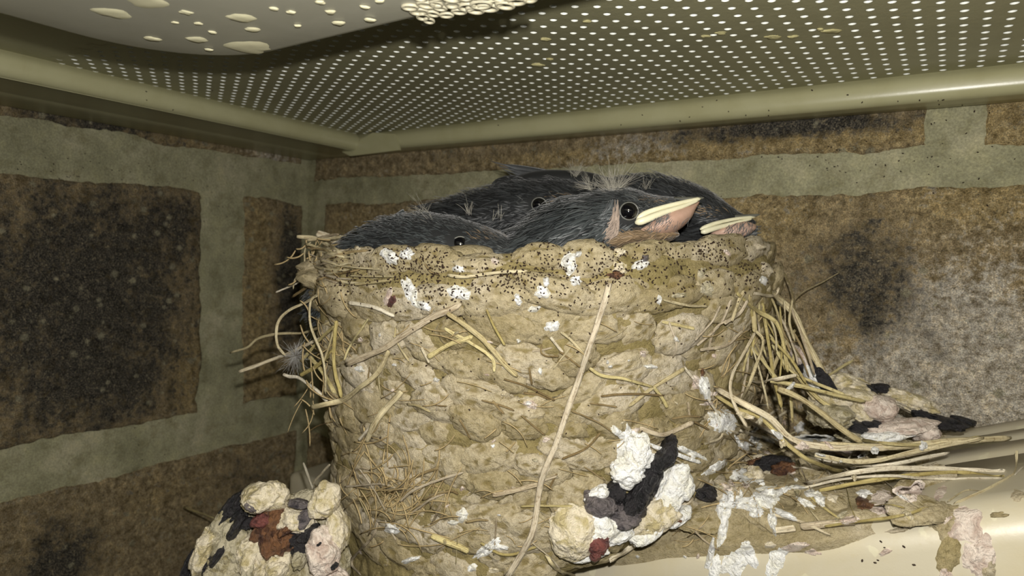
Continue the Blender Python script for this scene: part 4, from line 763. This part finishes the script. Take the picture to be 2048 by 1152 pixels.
# ---------------------------------------------------------------- mites
bpy.context.view_layer.update(); DG = bpy.context.evaluated_depsgraph_get()
def mites():
    b = Bag(); wb = Bag(); bases, Fi = ICO[2][0][:], ICO[2][1]
    V0, F0 = ico(1)
    def put(px, py, zm=170, s=1.0):
        h_ = hit(px, py, zm)
        if not h_: return
        p, n, Z, nm = h_
        if zm > 200 and Z < 150 and any(q_ in nm for q_ in ('mud', 'straw', 'dropping', 'rootlet')): return
        a = rr.uniform(0, 3.14); T = np.cross(n, [math.cos(a), .3, math.sin(a)]); T /= np.linalg.norm(T); B = np.cross(n, T); k = rr.uniform(.7, 1.15)*s
        W = p+V0[:, :1]*T*.20*k+V0[:, 1:2]*B*.115*k+V0[:, 2:]*n*.09*k+n*.05; (b if zm < 200 else wb).add(W, F0)
    for _ in range(620):
        x = rr.uniform(660, 1535); top = 470+ (0 if x > 1050 else 20) ; y = rr.triangular(top, 632, 530)
        put(x, y)
    for cx, cy, sx, sy, n in [(840, 520, 20, 22, 60), (880, 520, 14, 18, 40), (800, 530, 26, 20, 50), (1100, 520, 30, 30, 50), (1230, 545, 24, 16, 60), (1225, 500, 20, 20, 30), (1390, 510, 50, 16, 90), (1420, 495, 30, 14, 50), (1000, 560, 40, 14, 90), (1040, 555, 30, 10, 50), (880, 590, 40, 26, 70), (730, 560, 50, 20, 70), (1500, 545, 22, 18, 50), (1140, 555, 30, 30, 40), (1300, 570, 70, 22, 50)]:
        for _ in range(int(n*.8)): put(rr.gauss(cx, sx), rr.gauss(cy, sy))
    for _ in range(60): put(rr.uniform(690, 1450), rr.uniform(620, 900))
    for cx, cy, sx, sy, n in [(180, 340, 120, 12, 60), (400, 380, 60, 25, 30), (520, 400, 60, 40, 30), (460, 500, 20, 120, 16), (300, 950, 120, 40, 30), (330, 900, 60, 60, 20), (1750, 320, 140, 25, 60), (1900, 260, 50, 40, 25), (1500, 250, 250, 40, 30), (300, 200, 200, 40, 10), (1500, 205, 200, 20, 12), (1850, 1110, 90, 30, 14), (1700, 1100, 120, 30, 10), (1300, 400, 300, 20, 20)]:
        for _ in range(int(n*.6)): put(rr.gauss(cx, sx), rr.gauss(cy, sy), 260, 1.05)
    part('mites', b.mesh('mites', MITE), nest, 'stuff')
    link('mites', wb.mesh('mites', MITE), None, 'tiny dark mites scattered over the mortar, bricks and soffit trim', 'insects', None, 'stuff')
mites()

# ---------------------------------------------------------------- nestlings
def blade(b, p, T, n, L, w, lift, curl=0.0):
    """one feather: base p, pointing along T, surface normal n"""
    W = np.cross(n, T); W /= np.linalg.norm(W)+1e-9; n = n/(np.linalg.norm(n)+1e-9)
    Vs = []
    for f, wf in ((0, .35), (.35, 1), (.72, .85), (1, .08)):
        c = p+T*L*f+n*(lift*math.sin(f*2.6)*L)+W*curl*f*f*L
        Vs += [c-W*w*wf/2, c+n*w*wf*.22, c+W*w*wf/2]
    F = []
    for i in range(3):
        F += [[i*3, i*3+1, i*3+4, i*3+3], [i*3+1, i*3+2, i*3+5, i*3+4]]
    b.add(np.array(Vs), F)
def loft(sp, n=46, k=34, seed=1, amp=0.03):
    sp = np.array(sp, float); c = spline(sp, n); path = np.array([P(a[0], a[1], a[2]) for a in c]); ry = np.maximum(0.05, c[:, 3]*c[:, 2]/FPX); rd = np.maximum(0.05, c[:, 4])
    T = np.gradient(path, axis=0); T /= np.linalg.norm(T, axis=1)[:, None]
    U_ = np.cross(T, BACK); U_ /= np.linalg.norm(U_, axis=1)[:, None]; U_ = np.where((U_@UP)[:, None] < 0, -U_, U_); D = np.cross(U_, T); D = np.where((D@BACK)[:, None] < 0, -D, D)
    a = np.linspace(0, 2*math.pi, k, endpoint=False)
    nr = U_[:, None]*np.cos(a)[None, :, None]/ry[:, None, None]*1.0+D[:, None]*np.sin(a)[None, :, None]/rd[:, None, None]; nr /= np.linalg.norm(nr, axis=2)[..., None]
    V = path[:, None]+U_[:, None]*np.cos(a)[None, :, None]*ry[:, None, None]+D[:, None]*np.sin(a)[None, :, None]*rd[:, None, None]
    V = V+nr*(fbm(V.reshape(-1, 3), 0.25, 3, seed).reshape(n, k)[..., None]*amp*ry.max())
    c0 = n*k; VV = np.vstack([V.reshape(-1, 3), path[0], path[-1]]); F = gridF(n, k, True).tolist()+[(c0, (j+1) % k, j) for j in range(k)]+[(c0+1, (n-1)*k+j, (n-1)*k+(j+1) % k) for j in range(k)]
    return VV, F, V, nr, T
def dress(bag, V, nr, T, rg, count, Lf, wf, skip=None, droop=0.0, i0=0.0, i1=1.0, a_rng=None, jit=0.25):
    n, k = V.shape[:2]
    for _ in range(count):
        f = rg.uniform(i0, i1)*(n-1.01); i = int(f); j = rg.randrange(k) if a_rng is None else int(rg.uniform(*a_rng)*k) % k
        ff = f-i; p = V[i, j]*(1-ff)+V[min(n-1, i+1), j]*ff; nn = nr[i, j]; p = p+(V[i, (j+1) % k]-V[i, j])*rg.random()
        if nn@BACK < -0.35: continue
        if skip and skip(p): continue
        t = -T[i]; t = t-nn*(t@nn); t /= np.linalg.norm(t)+1e-9; t = t+np.cross(nn, t)*rg.gauss(0, jit)-UP*droop*rg.random(); t = t-nn*(t@nn); t /= np.linalg.norm(t)+1e-9
        x = f/(n-1); L = Lf(x)*rg.uniform(.8, 1.7); blade(bag, p+nn*rg.uniform(-.02, .12), t+nn*rg.uniform(.0, .28), nn, L, wf(x)*rg.uniform(.35, .8), rg.uniform(.05, .25), rg.uniform(-.15, .15))
def hairs(bag, origin, dirs, L, r, rg, curl=0.3):
    for d in dirs:
        d = np.array(d, float); d /= np.linalg.norm(d); c = np.array([rg.gauss(0, 1) for _ in range(3)])*curl; q_ = [origin+d*L*f*1.0+c*L*f*f*.5 for f in (0, .35, .7, 1)]
        l = rg.uniform(.6, 1.1); q_ = [origin+(x-origin)*l for x in q_]; V, F = tubeVF(spline(q_, 7), r, r, 3, ends=(1, .3)); bag.add(V, F)
def px_of(p):
    c = M@(p-CAM); return 1024+FPX*c[0]/-c[2], 576-FPX*c[1]/-c[2]
def tuft(root, spots, name='down_tuft', seed=3):
    rg = random.Random(seed); b = Bag()
    for (px, py, Z, n, L, a0, a1, r) in spots:
        o = P(px, py, Z)
        for _ in range(n):
            a = math.radians(rg.uniform(a0, a1)); d = RIGHT*math.cos(a)+UP*math.sin(a)+BACK*rg.uniform(-.5, .5)
            jit = RIGHT*rg.gauss(0, .35)+UP*rg.gauss(0, .15); hairs(b, o+jit, [d], L*Z/FPX, r, rg)
    return part(name, b.mesh(name, DOWN), root)
def feather(bag, pts, w, lift=0.1):
    """one long flight feather as a thin vaned blade along a path"""
    path = spline(pts, 14); f = np.linspace(0, 1, 14); ww = w*np.clip(np.sin(np.clip(f*1.05+.12, 0, 1)*math.pi)**.5, .12, 1)
    V, F = tubeVF(path, ww, ww*.16+.05, 6, ends=(.6, .1)); bag.add(V, F)
def eye(root, px, py, Z, r, ring=.8):
    c = P(px, py, Z); V, F = ICO[4]
    part('eye', mesh_np('eye', c+V*r, F, EYE), root)
    t = np.linspace(0, 2*math.pi, 28, endpoint=False); path = np.array([c+RIGHT*math.cos(a)*r*.98+UP*math.sin(a)*r*.92+BACK*r*.35 for a in t]); path = np.vstack([path, path[:2]])
    V, F = tubeVF(path, .34*ring, .34*ring, 7, ends=(1, 1)); b = Bag(); b.add(V, F); part('eyelid', b.mesh('eyelid', BILL), root)
def bird(name, label, loc, spine, seed, m, Lf, wf, count, skip=None, droop=0.0, amp=.03, jit=.25):
    root = thing(name, label, 'bird', loc, None, 'swallow nestlings in the nest'); rg = random.Random(seed)
    VV, F, V, nr, T = loft(spine, seed=seed, amp=amp); part('body', mesh_np('body', VV, F, SKIN), root)
    b = Bag(); dress(b, V, nr, T, rg, count, Lf, wf, skip, droop, jit=jit); part('plumage', b.mesh('plumage', m, False), root, 'stuff')
    return root, V, nr, T, rg
def beak(root, top, low, wid, tipdark=None, name='gape'):
    """pale swollen mouth edges: one roll for each jaw, laid along pixel paths (px, py, Z)"""
    for nm, pts, w0, w1 in (('upper_gape', top, wid[0], wid[1]), ('lower_gape', low, wid[2], wid[3])):
        c = spline(pts, 22); path = np.array([P(*q_) for q_ in c]); w = np.linspace(w0, w1, 22)*c[:, 2]/FPX; w[0] *= .55; w[1] *= .85
        V, F = tubeVF(path, w, w*.9, 10, ends=(.6, .3)); b = Bag(); b.add(V, F); part(nm, b.mesh(nm, GAPE), root)

# nestling sunk behind the rim, eye half hidden
r1, V1, n1, T1, g1 = bird('nestling', 'blue-black nestling lowest in the cup, its eye half hidden by the mud rim', P(880, 500, 104),
 [(680, 600, 116, 30, 6), (725, 560, 112, 62, 9), (775, 530, 108, 78, 10.5), (830, 515, 105, 84, 10.5), (890, 508, 101, 76, 9), (945, 510, 98.5, 62, 7.2), (990, 515, 97, 50, 5.6), (1025, 518, 96, 36, 4), (1048, 520, 95.5, 16, 2), (1056, 520, 95.5, 3, .5)], 1, PL_BLUE,
 lambda x: 2.6-1.9*min(1, x*1.3), lambda x: .55-.32*min(1, x*1.2), 9500, lambda p: (px_of(p)[0]-918)**2+(px_of(p)[1]-486)**2 < 22**2)
eye(r1, 921, 490, 93.0, 1.25)
put_px_blob(935, 510, 88.5, 55, 22, 3, 2, 55, MUD, nest, 'mud_pellet', amp=.15); put_px_blob(1010, 522, 88.5, 42, 17, 3, 4, 56, MUD, nest, 'mud_pellet', amp=.2)
b = Bag(); dress(b, V1, n1, T1, g1, 2500, lambda x: .9, lambda x: .16, lambda p: not ((px_of(p)[0]-985)/48)**2+((px_of(p)[1]-472)/13)**2 < 1, jit=.4); part('brow_patch', b.mesh('brow_patch', PL_TAN, False), r1, 'stuff')
b = Bag(); dress(b, V1, n1, T1, g1, 2700, lambda x: .8, lambda x: .13, lambda p: px_of(p)[0] < 985 or px_of(p)[1] < 468, i0=.6, jit=.5); part('face_bristles', b.mesh('face_bristles', PL_GREY, False), r1, 'stuff')
tuft(r1, [(882, 455, 97, 12, 42, 120, 170, .035), (940, 428, 101, 14, 30, 60, 130, .035), (865, 432, 103, 12, 60, 125, 160, .03), (840, 440, 102, 22, 34, 20, 160, .03), (1000, 437, 104, 6, 26, 70, 110, .04), (900, 470, 96, 8, 18, 150, 200, .03), (985, 440, 104, 5, 24, 60, 100, .03)])
b = Bag()
for k in range(5): feather(b, [P(790+k*8, 436+k*3, 108), P(808-k*2, 428+k*7, 108), P(778-k*9, 438+k*16, 109)], 1.7)
part('nape_feathers', b.mesh('nape_feathers', PL_BLUE), r1)

# nestling at the back of the cup with raised wing tip
r2, V2, n2, T2, g2 = bird('nestling', 'dark nestling at the back against the wall with its wing tip raised', P(1080, 440, 125),
 [(840, 480, 136, 20, 5), (880, 460, 134, 42, 8), (940, 448, 131, 52, 9), (1000, 440, 128, 62, 10), (1050, 430, 126, 66, 9.5), (1100, 425, 124, 62, 8.5), (1150, 425, 122, 58, 7.5), (1200, 430, 120, 42, 6), (1240, 440, 118, 16, 3)], 2, PL_BLACK,
 lambda x: 2.8-1.6*x, lambda x: .6-.3*x, 5000, lambda p: (px_of(p)[0]-1078)**2+(px_of(p)[1]-411)**2 < 19**2)
eye(r2, 1078, 410, 115.7, 1.35)
put_px_blob(1019, 375, 127, 34, 24, 4, 0, 77, SKIN, r2, 'shoulder', amp=.12)
put_px_blob(1130, 372, 129, 110, 30, 7, -3, 78, SKIN, r2, 'back', amp=.06)
b = Bag(); rg = random.Random(9)
for k in range(7): feather(b, [P(1175, 372+k*3, 128-k*.5), P(1105-k*4, 352+k*4, 129), P(1030-k*3, 335+k*5, 130), P(979+k*11, 322+k*7, 130)], 2.0)
for k in range(10): feather(b, [P(1170+k*9, 372+k*3, 125), P(1110+k*6, 362+k*4, 125), P(1050+k*3, 356+k*5, 125)], 2.2)
part('wing', b.mesh('wing', PL_BLACK), r2)
b = Bag()
for k in range(6): feather(b, [P(950-k*10, 420+k*3, 128), P(880, 414+k*6, 130), P(812+k*9, 412+k*5, 131)], 2.0)
part('tail_feathers', b.mesh('tail_feathers', PL_BLACK), r2)
b = Bag(); dress(b, V2, n2, T2, g2, 2700, lambda x: 1.1, lambda x: .2, lambda p: not ((px_of(p)[0]-1120)/34)**2+((px_of(p)[1]-394)/10)**2 < 1, jit=.4); part('brow_patch', b.mesh('brow_patch', PL_TAN, False), r2, 'stuff')
b = Bag(); dress(b, V2, n2, T2, g2, 2700, lambda x: 1.0, lambda x: .16, lambda p: not (19 < math.hypot(px_of(p)[0]-1078, px_of(p)[1]-411) < 40), jit=.5); part('cheek_feathers', b.mesh('cheek_feathers', PL_GREY, False), r2, 'stuff')

# nestling resting its chin on the rim, beak tilted up
r3, V3, n3, T3, g3 = bird('nestling', 'nestling with cream beak lifted over the rim and pale down on its crown', P(1230, 450, 98),
 [(1020, 560, 104, 30, 5), (1060, 535, 101, 52, 7.5), (1110, 508, 99.5, 66, 8.5), (1165, 475, 98.5, 72, 8.5), (1215, 452, 98, 68, 8), (1262, 440, 97, 60, 7.2), (1305, 434, 96, 47, 5.6), (1345, 422, 95, 28, 3.6), (1375, 410, 94.5, 14, 2), (1392, 404, 94.5, 4, .6)], 3, PL_BLUE,
 lambda x: 3.4 if x < .5 else 1.7-1.3*(x-.5)*2, lambda x: .5 if x < .5 else .28, 10500, lambda p: (px_of(p)[0]-1257)**2+(px_of(p)[1]-423)**2 < 23**2 or (px_of(p)[0] > 1268 and px_of(p)[1] > 425), droop=.25)
eye(r3, 1257, 423, 90.7, 1.3)
b = Bag(); dress(b, V3, n3, T3, g3, 3600, lambda x: 1.0, lambda x: .15, lambda p: not (1262 < px_of(p)[0] < 1385 and 378 < px_of(p)[1] < 428), i0=.5, jit=.6); part('face_bristles', b.mesh('face_bristles', PL_GREY, False), r3, 'stuff')
b = Bag(); dress(b, V3, n3, T3, g3, 2700, lambda x: 1.0, lambda x: .2, lambda p: not ((px_of(p)[0]-1310)/30)**2+((px_of(p)[1]-399)/9)**2 < 1, i0=.5, jit=.4); part('brow_patch', b.mesh('brow_patch', PL_TAN, False), r3, 'stuff')
beak(r3, [(1273, 441, 90.2), (1290, 427, 90.2), (1325, 415, 90.6), (1365, 405, 91.4), (1402, 397, 92.4)], [(1270, 446, 90), (1290, 440, 89.8), (1325, 426, 90.2), (1362, 414, 91), (1398, 400, 92.2)], (12, 8, 17, 6))
b = Bag(); c = spline([(1345, 404, 93.5), (1375, 400, 93), (1408, 395.5, 92.8)], 10); pth = np.array([P(*q_) for q_ in c]); V, F = tubeVF(pth, np.linspace(1.5, .35, 10), np.linspace(1.3, .35, 10), 8); b.add(V, F); part('bill', b.mesh('bill', BILL), r3)
VV, F, _, _, _ = loft([(1262, 468, 94, 6, 2), (1300, 458, 93.6, 18, 3.2), (1335, 442, 93.4, 26, 3.6), (1364, 428, 93.4, 20, 2.8), (1384, 414, 93.4, 9, 1.5), (1397, 404, 93.4, 3, .5)], seed=31, amp=.08); part('throat', mesh_np('throat', VV, F, PINK), r3)
VV, F, Vb, nb, Tb = loft([(1180, 486, 95, 14, 3), (1230, 478, 94, 22, 3.4), (1290, 472, 93.8, 16, 3.2), (1335, 470, 93.8, 10, 2.2), (1355, 470, 93.8, 5, 1.2)], seed=33, amp=.12)
b = Bag(); dress(b, Vb, nb, Tb, g3, 900, lambda x: 1.5, lambda x: .22, jit=.5); bs = part('breast', mesh_np('breast', VV, F, PL_TAN), r3); q_o = part('breast_feathers', b.mesh('breast_feathers', PL_TAN, False), r3, 'stuff')
b = Bag()
for _ in range(260):
    x = g3.uniform(1300, 1382); y = 441-(x-1300)*.28+g3.uniform(-6, 22); o = P(x, y, 89.7+abs(y-435)*.05+max(0, x-1340)*.03); a = math.radians(g3.uniform(205, 250)); hairs(b, o, [RIGHT*math.cos(a)+UP*math.sin(a)+BACK*.2], g3.uniform(.6, 1.6), .06, g3, .25)
part('throat_bristles', b.mesh('throat_bristles', PL_GREY), r3)
tuft(r3, [(1228, 384, 96, 130, 60, 25, 165, .03), (1222, 388, 95, 60, 34, 0, 180, .03), (1150, 352, 118, 50, 36, 40, 150, .03), (1290, 378, 97, 16, 26, 50, 120, .025), (1180, 378, 99, 40, 40, 60, 175, .03)], seed=8)
b = Bag()
for k in range(70):
    x0 = 1228+g3.uniform(-10, 8); f = g3.random(); feather(b, [P(x0, 396+f*60, 90.3), P(x0-14-f*4, 425+f*38, 90.2), P(x0-40-g3.uniform(0, 60), 480+g3.uniform(-10, 20), 91)], g3.uniform(.18, .5))
part('neck_feathers', b.mesh('neck_feathers', PL_BLUE), r3)
b = Bag()
for k in range(46):
    x0 = 1232+g3.uniform(-6, 6); f = g3.random(); feather(b, [P(x0, 398+f*50, 89.9), P(x0-3, 425+f*45, 89.8), P(x0-20-g3.uniform(0, 22), 470+g3.uniform(-8, 22), 90.5)], g3.uniform(.12, .3))
part('collar_feathers', b.mesh('collar_feathers', mat_plume('buff_plumage', (.16, .12, .09), (.36, .28, .22), .6)), r3)

# nestling at the far end, only bill and crown showing
r4, V4, n4, T4, g4 = bird('nestling', 'nestling at the far end with its cream bill pointing away past the rim', P(1420, 440, 112),
 [(1200, 430, 122, 40, 6), (1250, 418, 120, 56, 8), (1310, 415, 117, 56, 8.5), (1370, 425, 114, 54, 8), (1415, 436, 112, 46, 6.8), (1450, 444, 110.5, 34, 5), (1480, 447, 109.5, 20, 3), (1500, 446, 109, 10, 1.5), (1510, 445, 109, 3, .4)], 4, PL_BLACK,
 lambda x: 2.4-1.5*x, lambda x: .5-.25*x, 5000)
beak(r4, [(1400, 459, 104.5), (1430, 447, 104.8), (1470, 438, 105.6), (1512, 433, 107)], [(1402, 465, 104.2), (1432, 456, 104.5), (1470, 446, 105.4), (1505, 437, 106.8)], (10, 5, 13, 5))
b = Bag(); c = spline([(1465, 436, 107), (1490, 433, 106.8), (1520, 429, 106.6)], 10); pth = np.array([P(*q_) for q_ in c]); V, F = tubeVF(pth, np.linspace(1.1, .3, 10), np.linspace(1, .3, 10), 8); b.add(V, F); part('bill', b.mesh('bill', BILL), r4)
put_px_blob(1465, 462, 106.5, 46, 18, 2.6, 12, 94, PINK, r4, 'throat', amp=.16)
b = Bag()
for _ in range(120):
    x = g4.uniform(1455, 1508); y = 452-(x-1455)*.2+g4.uniform(-2, 22); o = P(x, y, 103.8); a = math.radians(g4.uniform(205, 290)); hairs(b, o, [RIGHT*math.cos(a)+UP*math.sin(a)], g4.uniform(.6, 1.6), .06, g4, .25)
part('throat_bristles', b.mesh('throat_bristles', PL_GREY), r4)
b = Bag(); dress(b, V4, n4, T4, g4, 2400, lambda x: 1.0, lambda x: .2, lambda p: not ((px_of(p)[0]-1425)/34)**2+((px_of(p)[1]-424)/10)**2 < 1, i0=.4, jit=.4); part('brow_patch', b.mesh('brow_patch', PL_TAN, False), r4, 'stuff')
b = Bag()
for k in range(7): feather(b, [P(1478, 462+k*4, 111), P(1500, 456+k*6, 110), P(1524-k*.5, 452+k*7, 109.5)], 1.3)
part('wing', b.mesh('wing', PL_BLACK), r4)
b = Bag()
for k in range(4): feather(b, [P(1485, 464+k*9, 110.2), P(1503, 459+k*9, 109.4), P(1523, 456+k*9, 109)], .45)
part('wing_edge', b.mesh('wing_edge', PL_GREY), r4)

# small loose things
rg = random.Random(4); b = Bag(); o = P(590, 712, 106.5)
for _ in range(190):
    a = rg.uniform(0, 6.283); d = RIGHT*math.cos(a)*.7+UP*math.sin(a)+BACK*rg.uniform(-.6, .8); hairs(b, o+d*rg.uniform(0, .8), [d], rg.uniform(1.2, 3.0), .035, rg, .7)
link('down_feather', b.mesh('down_feather', mat_plume('grey_down', (.22, .21, .19), (.42, .41, .38), .6)), None, 'small grey fluffy down feather caught on the straws beside the sooty brick', 'feather')
sp_ = straw([(367, 1014, 168), (395, 1024, 160), (428, 1036, 150)], 5, STRAW_Y, name='loose_straw', parent=pipe, n=10)
sp_.parent = None; sp_.matrix_parent_inverse = Matrix.Identity(4); sp_['label'] = 'single thin straw sticking out of the brick wall above the big dropping heap'; sp_['category'] = 'straw'
